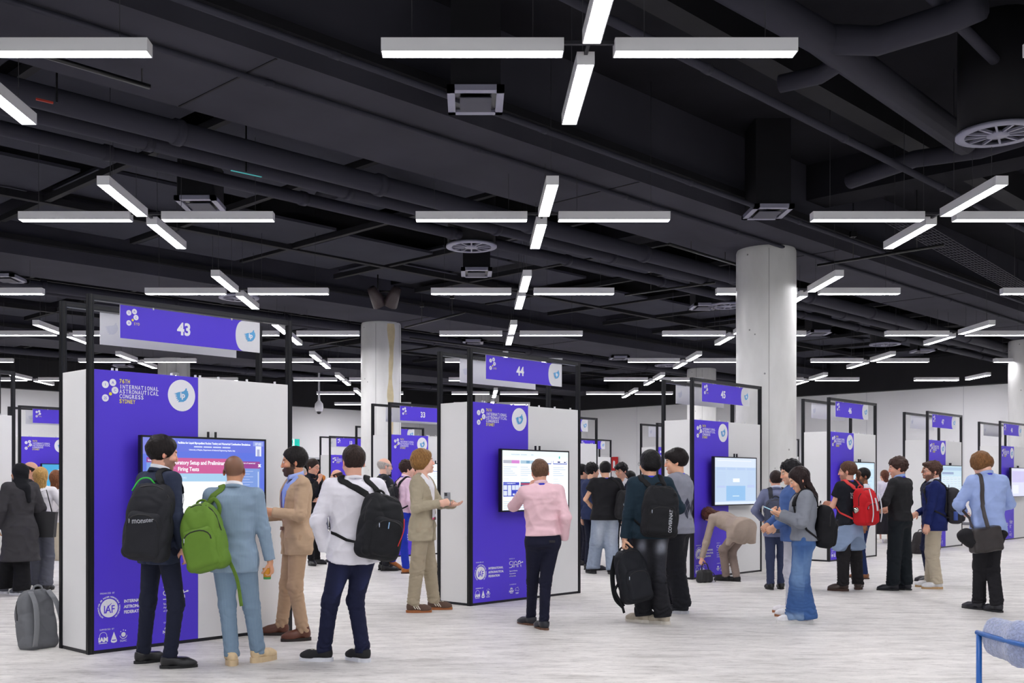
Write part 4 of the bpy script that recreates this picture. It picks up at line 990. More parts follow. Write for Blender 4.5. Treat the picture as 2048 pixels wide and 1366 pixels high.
        if st.get('ring'): d = smax(d, z - np.interp(y, [-.09, .0, .05], [.075, .055, .04]), .01)
        if st.get('long'):
            L = st['long']; w_ = st.get('w', .075)
            b = cone(P, s.H(0, -.045, .02), s.H(0, -.070, -L), w_ + .012, w_ * .8, flat=(s.Rh @ V3(0, 1, 0), .55)) + nz * 1.6 + .004 * np.sin(x * 260 + 3 * np.sin(z * 20)); d = smin(d, b, .03)
            for sx in (-1, 1):
                if st.get('front'): d = smin(d, cone(P, s.H(sx * .070, .01, .04), s.H(sx * .080, .030, -min(L, st['front'])), .026, .022) + nz, .02)
        if st.get('pony'):
            a = s.H(0, -.105, .02); d = smin(d, cone(P, a, s.H(.01, -.135, -.03), .022, .030) + nz, .01); d = smin(d, cone(P, s.H(.01, -.135, -.03), s.H(.015, -.125, -.115), .030, .012) + nz * 1.5, .02)
        if st.get('curly'): d = d + .006 * wob(q, 95, 4.0)
        return d
    # ---- assembly
    def mesh(s, root, name, f, m, lo, hi, h, parent=None, cols=None):
        V, Q = nets(f, lo, hi, h)
        me = np_mesh(name, V * s.k, Q, m, cols(V) if cols else None); o = link(name, me, parent or root); return o
    def bb(s, keys=None, pad=.12):
        P = [v for k, v in s.J.items() if k[0] in ('hip', 'knee', 'ank', 'sh', 'el', 'wr')] if keys is None else [s.J[k] for k in keys]
        P = np.array(P); return P.min(0) - pad, P.max(0) + pad
    def surf(s, f): return lambda P: f(P)
    def ribbon(s, name, pts, width, thick, m, parent, f=None, off=.004, n=8, up=None):
        """strap lying on a surface: points in figure space"""
        P = spline(pts, n)
        if f is not None: Ps, g = snap(f, P, off); d_ = f(P); keep = d_ > .03; P = np.where(keep[:, None], P, Ps); ups = [Vector(v) for v in g]
        else: ups = up
        mb = MB(); mb.tube([Vector(p * s.k) for p in P], .01, m, 8, flat=(width * s.k, thick * s.k), up=ups if ups is not None else None); return mb.build(name, parent)
SK = {'light': (226, 172, 148), 'fair': (238, 190, 168), 'tan': (200, 146, 112), 'brown': (150, 100, 72), 'asian': (226, 176, 146), 'olive': (206, 150, 116)}
def figure(x, z, yaw, label, fig, skin='light', hair=None, haircol=(30, 24, 22), top=None, bottom=None, shoes=('dress', (20, 20, 22), (16, 16, 18)), h=.011, beard=None, buzz=None, glasses=False, collar=None, lanyard=False, inner=None, hide_hands=(), badge=None, cat='person'):
    s = Fig(**fig); t = empty('person', (x, z, 0), R(yaw)); tag(t, label, cat); s.root = t; k = s.k; s.yaw = yaw; s.x = x; s.z = z
    sc = lin(SK[skin]); hc_ = lin(haircol)
    def cols(V):
        q = s.iH(V); c = np.tile(sc, (len(V), 1)); X, Y, Z = q.T
        def mix(w_, col):
            w_ = np.clip(w_, 0, 1)[:, None]; c[:] = c * (1 - w_) + np.asarray(col) * w_
        near = (q ** 2).sum(1) < .03
        red = near * (np.exp(-((Z + .02) / .02) ** 2) * (Y > .06) * .35 + (np.abs(X) > .074) * .5 * (Z > -.04)); mix(red, sc * V3(1.12, .72, .68))
        lips = near * (np.abs(X) < .023) * (Y > .082) * (np.abs(Z + .0595) < .0095); mix(lips * .6, sc * V3(.8, .5, .5))
        if beard: w_, bc = beard; face = near * (Y > -.005) * np.clip((-.030 - Z - .35 * (np.abs(X) < .03) * 0) / .012, 0, 1) * (np.sqrt((X / .9) ** 2 + (Z + .0595) ** 2 * 4) > .020); side_ = near * (Y > -.004) * (Y < .035) * (Z < .01) * (Z > -.06); mus = near * (Y > .085) * (np.abs(X) < .028) * (np.abs(Z + .046) < .006); mix(np.clip(face * (Y > .01) + side_ + mus, 0, 1) * w_, lin(bc))
        if buzz: w_, bc = buzz; reg = near * np.clip((Z - np.interp(Y, [-.1, -.03, .03, .085], [-.055, -.03, .02, .085])) / .01, 0, 1); mix(reg * w_, lin(bc))
        for sx in (-1, 1):
            e = V3(sx * .031, .0795, .010); de = np.sqrt(((q - e) ** 2).sum(1)); w_ = near * (de < .0138) * (Y > .084) * (np.abs(Z - .010) < .0065); mix(w_, (.75, .75, .75)); mix(w_ * (np.hypot(X - sx * .031, Z - .010) < .0055), (.02, .015, .01))
            br = near * (Y > .07) * (np.abs(X - sx * .034) < .019) * (np.abs(Z - .0305 + .10 * np.abs(X - sx * .03)) < .0042); mix(br * .85, hc_ * .7)
        return c
    # body: head and neck fine, hands fine, covered trunk and limbs coarse - joined in one mesh
    hf = lambda P: s.headf(P, beard=.006 if beard and beard[0] > .8 else 0); Vs = []; Qs = []; off = 0
    def addf(f, lo, hi, hh):
        nonlocal off
        V, Q = nets(f, lo, hi, hh); Vs.append(V); Qs.append(Q + off); off += len(V)
    hh = .0042 if h < .012 else (.0055 if h < .016 else .0075)
    lo = np.minimum(s.hc - .135, s.neckb - .07); hi = np.maximum(s.hc + .145, s.neckb + .07); addf(hf, lo, hi, hh)
    for i in (0, 1):
        if i in hide_hands: continue
        w_ = s.J['wr', i]; a, f_, n_, d_ = s.hand_frame(i); c = w_ + f_ * .07; addf(lambda P: s.hand(P, i), c - .14, c + .14, hh * .95)
    def trunk(P):
        d = s.torso(P, -.022, .90); d = smin(d, s.legs(P, (.062, .048, .034), .05, -.012, 0) + .008 * (s.iP(P)[:, 2] > .8), .01)
        for i in (0, 1): d = smin(d, s.sleeve(P, i, -.004, r=(.046, .038, .027), fold=0), .02)
        return d
    lo, hi = s.bb(); addf(trunk, lo, hi, max(h * 1.5, .018) if not (top or {}).get('short') else .010)
    V = np.concatenate(Vs); Q = np.concatenate(Qs); link('body', np_mesh('body', V * k, Q, SKINM, cols(V)), t)
    # trousers
    if bottom:
        b = dict(r=(.088, .066, .054), hem=.07, fold=.0048); b.update(bottom); lo, hi = s.bb([('hip', 0), ('hip', 1), ('knee', 0), ('knee', 1), ('ank', 0), ('ank', 1)], .16)
        lo[2] = max(lo[2], .0); hi[2] += .1
        s.legf = lambda P: s.legs(P, b['r'], b['hem'], .0, b['fold'], 1.0)
        if b.get('skirt'):
            z0, z1, w0, w1 = b['skirt']
            def sk(P): p = P - s.pel; a = np.arctan2(p[:, 0], p[:, 1]); t_ = np.clip((z1 - P[:, 2]) / (z1 - z0), 0, 1); r_ = w0 + (w1 - w0) * t_ + .012 * t_ * np.sin(a * 7); d = np.sqrt((p[:, 0]) ** 2 + (p[:, 1] / .8) ** 2) - r_; return smax(np.maximum(d * .8, P[:, 2] - z1), z0 - P[:, 2], .005)
            s.legf = sk; lo = s.pel - V3(.4, .4, .9); hi = s.pel + V3(.4, .4, .15); lo[2] = z0 - .02
        o = s.mesh(t, b.get('name', 'trousers'), s.legf, fabric(b['col'], stripe=b.get('stripe')) if not b.get('wear') else denim(b['col']), lo, hi, h, cols=(lambda V: worn(s, V, b['col'], b['wear'])) if b.get('wear') else None)
        o.name = b.get('name', 'trousers')
    # upper clothing
    if top:
        p = dict(ease=.018, hem=.84, flare=.008, amp=.0085, sl=(.054, .045, .036), sle=.010, fold=.0056, cuff=0, kind='jacket', boxy=2.3, end=.97); p.update(top)
        def tf(P):
            d = s.torso(P, p['ease'], p['hem'], p['flare'], p['amp'], p.get('seed', 1.3), p['boxy'], p.get('slope', 0), nohip=p.get('loose', False))
            for i in (0, 1): d = smin(d, s.sleeve(P, i, p['sle'], p['sl'], p['fold'], p['cuff'], -.38 if p.get('short') else p['end'], seed=i * 2.1), .022)
            q = s.iT(P)
            # neck opening
            d = smax(d, -(np.sqrt((q[:, 0] / (.064 + p.get('vw', 0))) ** 2 + ((q[:, 1] - .028) / .078) ** 2) - 1) * .06 - np.clip(1.47 - q[:, 2], 0, 1), .008)
            if p.get('vneck'): d = smax(d, -np.maximum(np.abs(q[:, 0]) - np.clip((q[:, 2] - p['vneck']) * .42, -.01, .09), .0 - q[:, 1]), .005)
            if p.get('open'):       # open front: a wedge that widens above and below the button
                bz, wt, wb, ox = p['open']; w_ = np.where(q[:, 2] > bz, (q[:, 2] - bz) * wt, (bz - q[:, 2]) * wb) + .003
                cut = np.maximum(np.abs(q[:, 0] - ox) - w_, .01 - q[:, 1]); d = smax(d, -cut, .004)
                lap = (np.abs(np.abs(q[:, 0] - ox) - w_ - .026) < .024) * (q[:, 1] > 0) * (q[:, 2] > bz) * (q[:, 2] < 1.46); d = d - .006 * lap
            if p.get('vent'): d = np.maximum(d, -np.maximum(np.abs(q[:, 0] - .0) - .0025, np.maximum(q[:, 1] + .03, q[:, 2] - .98)))
            if p.get('pocket'):
                for sx in (-1, 1): d = d - .005 * (np.abs(q[:, 2] - .965) < .025) * (np.abs(np.arctan2(q[:, 0] * sx, q[:, 1]) - .95) < .42)
            if p.get('extra') is not None: d = p['extra'](s, P, d)
            if p.get('yoke'): d = d - .003 * (q[:, 2] > 1.37 + .04 * np.abs(q[:, 0]))
            return d
        s.topf = tf; lo, hi = s.bb([('sh', 0), ('sh', 1), ('el', 0), ('el', 1), ('wr', 0), ('wr', 1), ('hip', 0), ('hip', 1)], .13)
        hc2 = s.T(0, 0, p['hem']); lo = np.minimum(lo, hc2 - V3(.32, .3, .06)); hi = np.maximum(hi, hc2 + .25); hi = np.maximum(hi, s.T(0, 0, 1.6)); 
        s.mesh(t, p['kind'], tf, fabric(p['col'], stripe=p.get('stripe'), rough=p.get('rough', .85)), lo, hi, h)
        if p.get('collarband'):     # turned down collar of a jacket or shirt
            collar_(s, 'jacket_collar', fabric(p['col'], stripe=None), .076, .094, .030, 1.508, t, .010)
    if inner:       # shirt inside an open jacket
        def inf(P):
            q = s.iT(P); d = s.torso(P, .004, .90, amp=.003, seed=4); return smax(d, -(np.sqrt((q[:, 0] / .052) ** 2 + ((q[:, 1] - .028) / .066) ** 2) - 1) * .05 - np.clip(1.455 - q[:, 2], 0, 1), .008)
        lo = s.T(0, 0, .9) - .3; hi = s.T(0, 0, 1.5) + .3; s.mesh(t, 'shirt', inf, fabric(inner), np.minimum(lo, hi), np.maximum(lo, hi), max(h, .012))
        if bottom: s.ribbon('belt', [s.pel + s.Rp @ V3(.19 * math.sin(a), .14 * math.cos(a), .085) for a in np.linspace(-.28, .28, 5)], .035, .003, M(92, 50, 30, rough=.4), t, s.legf, .001, 4)
    if collar:
        collar_(s, 'shirt_collar', fabric(collar, bump=.1), .064, .074, .042, 1.532, t, .006)
    # shoes
    for i in (0, 1):
        me, sm, ex_ = shoe_mesh(*shoes); o = link('shoe', me, t); fx = s.J['ank', i]; yw = s.feet[i][2]; up = s.fup[i]
        Mx = Matrix.Translation(Vector((s.feet[i][0], s.feet[i][1], 0)) * k) @ Matrix.Rotation(R(yw), 4, 'Z') @ Matrix.Translation((0, .15 * k, 0)) @ Matrix.Rotation(R(-up), 4, 'X') @ Matrix.Translation((0, -.15 * k, 0)) @ Matrix.Scale(k, 4)
        o.matrix_local = Mx; so = link('sole', sm, o)
        if ex_ is not None: link('laces', ex_, o)
    # hair
    if hair is not None:
        hf_ = lambda P: s.hairf(P, hair); L = hair.get('long', 0) + .08
        lo = s.hc - V3(.16, .2, .12 + L); hi = s.hc + V3(.16, .18, .18)
        ho = s.mesh(t, 'hair', hf_, hairmat(haircol), lo, hi, .005 if h < .012 else .0075)
    if glasses:
        g = MB(); gm = M(30, 28, 30, rough=.3)
        for sx in (-1, 1):
            g.tube([Vector(s.H(sx * .032 + .022 * math.cos(a), .106 - .002 * abs(math.cos(a)), .008 + .017 * math.sin(a)) * k) for a in np.linspace(0, 2 * math.pi, 14)[:-1]], .0018, gm, 5, closed=True)
            g.tube([Vector(s.H(sx * .054, .104, .012) * k), Vector(s.H(sx * .078, .05, .012) * k), Vector(s.H(sx * .082, -.005, .010) * k)], .0018, gm, 5)
        g.tube([Vector(s.H(-.010, .108, .012) * k), Vector(s.H(.010, .108, .012) * k)], .0018, gm, 5); g.build('glasses', t)
    if lanyard:
        bl = M(30, 44, 200, n='lanyard_blue', rough=.5); f = s.topf
        zz = 1.520 if collar else 1.512
        pts = [s.T(-.030, .125, 1.22), s.T(-.055, .115, 1.36), s.T(-.080, .050, 1.47), s.T(-.068, -.030, zz), s.T(0, -.078, zz + .006), s.T(.068, -.030, zz), s.T(.080, .050, 1.47), s.T(.055, .115, 1.36), s.T(.030, .125, 1.22)]
        P = spline(pts, 6); mb = MB(); ctr = s.T(0, 0, 1.4)
        Ps, g_ = snap(f, P, .005); z_ = s.iT(P)[:, 2]; P = np.where((z_ < 1.485)[:, None], Ps, P)
        mb.tube([Vector(p * k) for p in P], .01, bl, 6, flat=(.020 * k, .003), up=[Vector(np.cross(np.cross(P[min(j + 1, len(P) - 1)] - P[max(j - 1, 0)], p - s.T(0, 0, 1.50 if z_[j] > 1.46 else 1.3)), P[min(j + 1, len(P) - 1)] - P[max(j - 1, 0)])) * -1 for j, p in enumerate(P)]); lo_ = mb.build('lanyard', t)
    if badge:
        a, _ = snap(s.topf, [s.T(badge[0], .14, badge[1])], .012); c = a[0] * k
        MB().box((-.048, -.002, -.07), (.048, .002, .06), M(236, 236, 240), Matrix.Translation(Vector(c)) @ s_rot(s)).box((-.048, -.003, -.07), (.048, .003, -.05), M(226, 60, 120), Matrix.Translation(Vector(c)) @ s_rot(s)).build('badge', t)
    return s
def patch(s, f, cx, cz, rx_, rz_, off, m, mb, nr=5, ns=18, y=-.16, base='P'):
    pts = [(cx, cz)] + [(cx + rx_ * q / nr * math.cos(2 * math.pi * k / ns), cz + rz_ * q / nr * math.sin(2 * math.pi * k / ns)) for q in range(1, nr + 1) for k in range(ns)]
    P, g = snap(f, [(s.pel + s.Rp @ V3(a, y, c)) if base == 'P' else s.T(a, y, c) for a, c in pts], off)
    F_ = [(0, 1 + k, 1 + (k + 1) % ns) for k in range(ns)] + [(1 + (q - 1) * ns + k, 1 + q * ns + k, 1 + q * ns + (k + 1) % ns, 1 + (q - 1) * ns + (k + 1) % ns) for q in range(1, nr) for k in range(ns)]
    mb.add([tuple(p * s.k) for p in P], F_, m, True)
def s_rot(s): return Matrix([[*map(float, r_), 0] for r_ in s.Rt] + [[0, 0, 0, 1]])
def collar_(s, name, m, r0, r1, hgt, zc, t, open_):
    """folded collar: a ring of cloth round the neck, higher at the back"""
    n = 28; prof = [(r0, hgt * .35), (r0 + .002, hgt * .5), (r0 + .006, hgt * .5), (r1, -hgt * .5), (r1 - .004, -hgt * .5), (r0, -hgt * .2)]; V = []; Fc = []
    for i in range(n + 1):
        a = math.pi / 2 + open_ * 12 + (2 * math.pi - open_ * 24) * i / n
        for (r_, z_) in prof:
            x = r_ * math.cos(a) * 1.02; y = r_ * math.sin(a) * 1.05 + .004; V.append(s.T(x, y, zc + z_ - .30 * (y + .0) - .004) * s.k)
    m_ = len(prof)
    for i in range(n):
        for j in range(m_): Fc.append((i * m_ + j, i * m_ + (j + 1) % m_, (i + 1) * m_ + (j + 1) % m_, (i + 1) * m_ + j))
    Fc.append(tuple(range(m_))); Fc.append(tuple(reversed(range(n * m_, n * m_ + m_))))
    mb = MB(); mb.add([tuple(v) for v in V], Fc, m, True); return mb.build(name, t)
def at(px, yf): d = F * H / (yf - PY0); return atpx(px, d), d           # floor point under a picture column and floor line
def hgt(yt, d): return H + (PY0 - yt) / F * d
# ---------------------------------------------------------------- bags
class Still:
    """a fixed frame for bags nobody wears"""
    def __init__(s, x, z, zc, yaw): s.k = 1.0; s.x = x; s.z = z; s.yaw = yaw; s.Rt = np.eye(3); s.topf = None; s.z0 = zc
    def T(s, x, y, z): return V3(x, y, z)
def backpack(s, label, c, size, col, rot=(0, 0, 0), straps=(1, -1), dcol=None, pocket=True, taper=.26, h=.009, loops=(), extra=None, name='backpack', cat='backpack', group=None, puff=1.8):
    """rot = lean, roll, turn of the pack; size = width, depth, height; y of the pack points away from the wearer"""
    t = empty(name, (s.x, s.z, 0), R(s.yaw)); tag(t, label, cat, group); k = s.k
    C0 = s.T(*c); Rp = s.Rt @ rz(180 + rot[2]) @ ry(rot[1]) @ rx(rot[0]); w_, d_, h_ = size; m = fabric(col, rough=.75, bump=.3); dm = fabric(dcol or tuple(int(v * .7) for v in col), rough=.7)
    Q_ = lambda P: (P - C0) @ Rp; W = lambda x, y, z: C0 + Rp @ V3(x, y, z)
    def body(P):
        q = Q_(P).copy(); zt = np.clip(q[:, 2] / (h_ / 2), -1, 1); q[:, 0] = q[:, 0] / (1 - taper * np.clip(zt, 0, 1) ** 2); 
        dd = d_ * (1 - .35 * np.clip(zt, 0, 1) ** 2); q[:, 1] = q[:, 1] * d_ / dd
        return rbox(q, (0, d_ / 2, 0), (w_ / 2, d_ / 2, h_ / 2), min(.07, d_ * .45, w_ * .4)) + .0030 * puff * (1.2 - 2 * np.abs(np.sin(q[:, 2] * 16 + 2 * np.sin(q[:, 0] * 14 + q[:, 1] * 9) + 1)) ** .7) * (np.abs(zt) < 2)
    def pock(P):
        q = Q_(P).copy(); q[:, 0] /= (1 - .12 * np.clip((q[:, 2] + h_ * .1) / (h_ / 2), 0, 1))
        return rbox(q, (0, d_ * .86, -h_ * .16), (w_ * .40, d_ * .28, h_ * .29), .045) + .002 * np.sin(q[:, 2] * 38 + 2 * np.sin(q[:, 0] * 22))
    r_ = math.sqrt(w_ ** 2 + d_ ** 2 + h_ ** 2) / 2 + .05; ctr = W(0, d_ / 2, 0)
    def mk(nm, f, mm): V, Qd = nets(f, ctr - r_, ctr + r_, h); return link(nm, np_mesh(nm, V * k, Qd, mm), t)
    mk('main_compartment', body, m)
    if pocket: mk('front_pocket', pock, m)
    # zip lines
    zf = body; arc = [W(w_ * .5 * math.cos(a) * .92, d_ * .62, h_ * .08 + h_ * .40 * math.sin(a)) for a in np.linspace(-.15, math.pi + .15, 13)]
    P_, g = snap(zf, arc, .001); mb = MB(); mb.tube([Vector(p * k) for p in P_], .01, M(12, 12, 14), 6, flat=(.012, .006), up=[Vector(v) for v in g]); mb.build('zip', t)
    if pocket:
        arc = [W(w_ * .36 * math.cos(a), d_ * 1.12, -h_ * .06 + h_ * .15 * math.sin(a)) for a in np.linspace(-.1, math.pi + .1, 11)]; P_, g = snap(pock, arc, .001); mb = MB(); mb.tube([Vector(p * k) for p in P_], .01, M(12, 12, 14), 6, flat=(.010, .006), up=[Vector(v) for v in g])
        mb.build('zip', t); p0 = P_[2] * k; MB().tube([Vector(p0), Vector(p0) + Vector((0, 0, -.035))], .004, M(190, 200, 215, rough=.3), 6).build('zip_pull', t)
    hp = [W(x_, .02, h_ * .46 + z_) for x_, z_ in ((-.045, 0), (-.040, .040), (0, .055), (.040, .040), (.045, 0))]
    mb = MB(); mb.tube([Vector(p * k) for p in spline(hp, 4)], .01, dm, 6, flat=(.020, .006), up=Vector(Rp @ V3(0, 1, 0))); mb.build('grab_handle', t)
    if s.topf is not None:
        def both(P): return smin(s.topf(P), body(P), .02)
        for sd in straps:
            st = W(-sd * w_ * .18, .0, h_ * .44)
            pts = [st, s.T(sd * .095, -.075, 1.475), s.T(sd * .100, -.02, 1.52), s.T(sd * .112, .07, 1.45), s.T(sd * .135, .115, 1.34), s.T(sd * .172, .085, 1.20), s.T(sd * .185, .0, 1.10), W(-sd * w_ * .44, .03, -h_ * .33)]
            P = spline(pts, 6); Ps, g = snap(both, P, .006); dd = both(P); w8 = np.clip((.10 - dd) / .05, 0, 1)[:, None]; P = P * (1 - w8) + Ps * w8
            n5 = int(len(P) * .60); mb = MB(); mb.tube([Vector(p * k) for p in P[:n5]], .01, dm, 8, flat=(.058, .014), up=[Vector(v) for v in g[:n5]]); o = mb.build('shoulder_strap', t)
            mb = MB(); mb.tube([Vector(p * k) for p in P[n5 - 2:]], .01, dm, 6, flat=(.026, .004), up=[Vector(v) for v in g[n5 - 2:]]); mb.build('webbing', o)
    for L in loops:      # free strap loops in pack space
        mb = MB(); mb.tube([Vector(W(*p) * k) for p in spline(L['p'], 6)], .01, dm if 'm' not in L else L['m'], 8, flat=L.get('flat', (.055, .012)), up=Vector(Rp @ V3(*L.get('up', (0, -1, 0))))); mb.build(L.get('n', 'shoulder_strap'), t)
    if extra: extra(t, W, Rp, k, body, pock)
    return t
def pack_text(txt, x, y, z, cap, vertical=False, col=INK, bold=.001, tilt=0):
    def ex(t, W, Rp, k, body, pock):
        mb = MB(); mm = M(205, 208, 215, n='pack_print'); Rz_ = Matrix.Rotation(R(90 if vertical else tilt), 4, 'Z')
        tmp = MB(); text(tmp, txt, 0, 0, cap, mm, bold=bold)
        vs = []
        for p in tmp.v:
            q = Rz_ @ Vector((p[0], p[1], 0)); vs.append(W(x - q.x, y, z + q.y))
        P, g = snap(lambda P: np.minimum(body(P), pock(P)), vs, .0025); mb.add([tuple(v * k) for v in P], tmp.f, mm); mb.build('lettering', t)
    return ex
# ---------------------------------------------------------------- people
def who(px, yf, ytop, yaw, label, feet=None, h_=None, **kw):
    x, z = at(px, yf); hh = h_ or (hgt(ytop, z) - .012); k = hh / 1.78; fig = dict(kw.pop('fig', {})); fig['h'] = hh
    if feet:
        L = []
        for (fx, fy, fyaw) in feet:
            X, Z = at(fx, fy); d = rz(-yaw)[:2, :2] @ np.array([X - x, Z - z]) / k; L.append((d[0], d[1], fyaw - yaw))
        fig['feet'] = L
    kw.setdefault('h', .011 if z < 12.5 else (.014 if z < 16 else .019))
    return figure(x, z, yaw, label, fig, **kw)
HIDE = (0, 1)
# --- group at the nearest kiosk
navy = who(320, 1334, 870, -38, 'person in dark navy suit with black backpack on one shoulder, back turned, at kiosk 43',
    feet=((287, 1326, -50), (340, 1336, -78)), fig=dict(head=(-22, 10, 0), hands={0: dict(p=(-.235, .045, .93), pole=(-1, -.7, 0)), 1: dict(p=(.225, .06, .93), pole=(.8, -1, 0))}, sh_w=1.06),
    skin='light', hair=dict(t=.016, side=-.03, line=.085, mess=1.2), haircol=(26, 20, 20), top=dict(col=(43, 50, 70), hem=.80, vent=True, collarband=True, boxy=2.5), bottom=dict(col=(27, 31, 48), r=(.088, .062, .052)), collar=(226, 228, 236), beard=(.55, (70, 52, 46)), hide_hands=(0,), shoes=('dress', (24, 24, 27), (16, 16, 18)))
backpack(navy, 'black backpack with white lettering hanging from one shoulder of the navy suit', (.11, -.125, 1.12), (.35, .19, .58), (34, 35, 40), rot=(4, -6, 30), straps=(1,), extra=pack_text('monster', -.10 + .18, .26, -.02, .035, tilt=10),
    loops=(dict(p=[(.02, .04, .29), (.08, .03, .33), (.15, .03, .31), (.20, .03, .22)], flat=(.012, .006), m=M(40, 190, 60), n='green_cord'),))
blue = who(468, 1333, 908, 2, 'person in light blue pinstripe suit, shaved head, carrying a green backpack',
    feet=((464, 1330, 18), (516, 1324, -38)), fig=dict(fat=1.13, head=(0, 4, 0), hands={0: dict(p=(-.12, .26, 1.10), pole=(-1, -.5, -.5)), 1: dict(p=(.300, .03, .875), palm=(-1, 0, .0), curl=45)}, sh_w=1.08),
    skin='olive', haircol=(50, 36, 32), buzz=(.75, (74, 52, 46)), top=dict(col=(124, 146, 166), stripe=(32, .10, .35), hem=.80, collarband=True, boxy=2.5), bottom=dict(col=(114, 138, 160), stripe=(32, .10, .35), r=(.092, .070, .062), fold=.004), collar=(236, 236, 240), shoes=('platform', (214, 190, 152), (206, 182, 146)))
GREEN = (98, 132, 48)
backpack(blue, 'bright green backpack hanging from the left shoulder of the blue suit', (-.17, -.165, 1.10), (.35, .21, .56), GREEN, rot=(3, 14, -14), straps=(-1,), dcol=(92, 122, 44), taper=.45, puff=2.0,
    loops=(dict(p=[(-.15, .05, -.22), (-.20, .08, -.40), (-.19, .08, -.62)], flat=(.03, .005), n='dangling_strap'), dict(p=[(-.02, .0, .25), (-.10, -.01, .30), (-.14, 0, .22), (-.10, .0, .12), (-.08, .02, .05)], flat=(.035, .008))))
cup = empty('paper_cup'); tag(cup, 'orange paper cup held low by the person in light blue suit', 'cup'); w_, f_, n_, d_ = blue.hand_frame(1); pc = (w_ + f_ * .10 + n_ * .045) * blue.k
cup.location = Vector((blue.x, blue.z, 0)) + Matrix.Rotation(R(2), 3, 'Z') @ Vector(pc) + Vector((0, 0, -.045))
MB().lathe([(0, 0), (.028, 0), (.037, .088), (.039, .09), (.035, .088), (.027, .004), (0, .004)], M(216, 150, 44, rough=.5), 20).build('cup_body', cup)
MB().lathe([(.0285, .002), (.030, .018), (.031, .018), (.0295, .0)], M(60, 140, 70), 20).build('green_band', cup)
tan = who(592, 1279, 893, 116, 'bearded person in tan suit and brown boots talking beside kiosk 43',
    feet=((606, 1281, 112), (563, 1270, 92)), fig=dict(head=(-14, 6, 0), hands={0: dict(p=(-.13, .27, 1.19), pole=(-.5, -1, -.5), curl=25), 1: dict(p=(.10, .27, 1.14), pole=(.6, -1, -.3), curl=25)}, sh_w=1.05),
    skin='olive', hair=dict(t=.014, side=-.02, quiff=False, burn=-.03), haircol=(26, 22, 22), beard=(.92, (34, 27, 25)), top=dict(col=(190, 162, 134), hem=.79, open=(1.10, .36, .10, 0), pocket=True, flare=.012, boxy=2.5), inner=(150, 172, 232), collar=(168, 186, 240), bottom=dict(col=(182, 152, 124), r=(.092, .068, .056), fold=.005), shoes=('boot', (92, 50, 34), (34, 24, 20)), lanyard=True)
white = who(708, 1326, 884, 14, 'person in loose white shirt and dark jeans, one leg set out to the side',
    feet=((648, 1322, 82), (726, 1323, 48)), fig=dict(fat=1.10, drop=.02, pel=(.0, 0), head=(12, 6, 0), hands={0: dict(p=(-.225, .03, .93), pole=(-1, -.5, 0)), 1: dict(p=(.16, .24, 1.08), pole=(1, -.6, 0))}, sh_w=1.05),
    hair=dict(t=.010, side=-.025), haircol=(46, 34, 30), top=dict(col=(226, 224, 232), hem=.865, kind='shirt', ease=.030, amp=.011, sle=.017, flare=.012, fold=.006, collarband=True, yoke=True, loose=True, slope=.25), bottom=dict(col=(24, 28, 54), r=(.094, .068, .058), name='jeans', fold=.006, wear=[(-.1, -1, .55, .05, .2, (40, 46, 84)), (.1, -1, .52, .05, .2, (40, 46, 84))]), lanyard=True, hide_hands=(0,), shoes=('sneaker', (20, 20, 24), (214, 216, 224)))
backpack(white, 'large black backpack with red piping on the person in white shirt', (.13, -.165, 1.13), (.34, .23, .52), (22, 23, 27), rot=(2, -12, 22), straps=(1, -1), loops=(dict(p=[(-.10, .285, .08), (-.11, .285, -.02), (-.09, .27, -.14)], flat=(.008, .008), m=M(200, 40, 40), n='red_piping'), dict(p=[(.02, .268, .03), (.02, .268, -.02)], flat=(.008, .006), m=M(150, 190, 230), n='zip_tag')))
# jeans back pocket stitching
mb = MB(); f = white.legf; st_ = M(150, 120, 90)
for sx in (-1, 1):
    for L_ in ([(-.055, .05), (-.060, -.08), (0, -.115), (.060, -.08), (.055, .05)], [(-.056, .012), (-.02, .005), (0, -.02), (.02, .005), (.056, .012)]):
        P, g = snap(f, spline([white.pel + white.Rp @ V3(sx * .085 + a, -.15, -.03 + c) for a, c in L_], 4), .0015); mb.tube([Vector(p * white.k) for p in P], .0016, st_, 5)
mb.build('pocket_stitching', white.root)
# --- middle group
blond = who(846, 1226, 898, -104, 'person with blond hair in beige suit holding a phone and gesturing, left of kiosk 44',
    feet=((868, 1219, -88), (826, 1225, -84)), fig=dict(head=(28, -6, 0), hip=6, hands={1: dict(p=(.10, .22, 1.20), pole=(.7, -1, -.6), curl=50, palm=(-1, 0, .2)), 0: dict(p=(-.02, .34, 1.19), pole=(-.8, -.8, -.4), curl=14, palm=(.3, 0, 1))}),
    skin='fair', hair=dict(t=.020, side=-.035, nape=-.085, sides=True, burn=-.05, mess=1.2), haircol=(140, 102, 58), top=dict(col=(170, 160, 138), hem=.79, open=(1.08, .42, .16, 0), pocket=True, flare=.014, boxy=2.5, fold=.006), inner=(236, 236, 240), bottom=dict(col=(168, 156, 134), r=(.096, .078, .066), fold=.006), shoes=('striped', (92, 70, 58), (160, 96, 50)), badge=(.05, 1.08))
w_, f_, n_, d_ = blond.hand_frame(1); pc = (w_ + f_ * .095 + n_ * .035) * blond.k
ph = empty('smartphone', Vector((blond.x, blond.z, 0)) + Matrix.Rotation(R(-104), 3, 'Z') @ Vector(pc)); tag(ph, 'grey smartphone held upright by the person in beige suit', 'phone'); ph.rotation_euler = (R(-12), 0, R(10))
MB().box((-.037, -.004, -.045), (.037, .004, .105), M(130, 132, 138, rough=.3, metal=.6), bev=.003).build('case', ph); MB().box((-.030, -.0055, .062), (.0, -.004, .098), M(30, 30, 34)).build('camera_bump', ph)
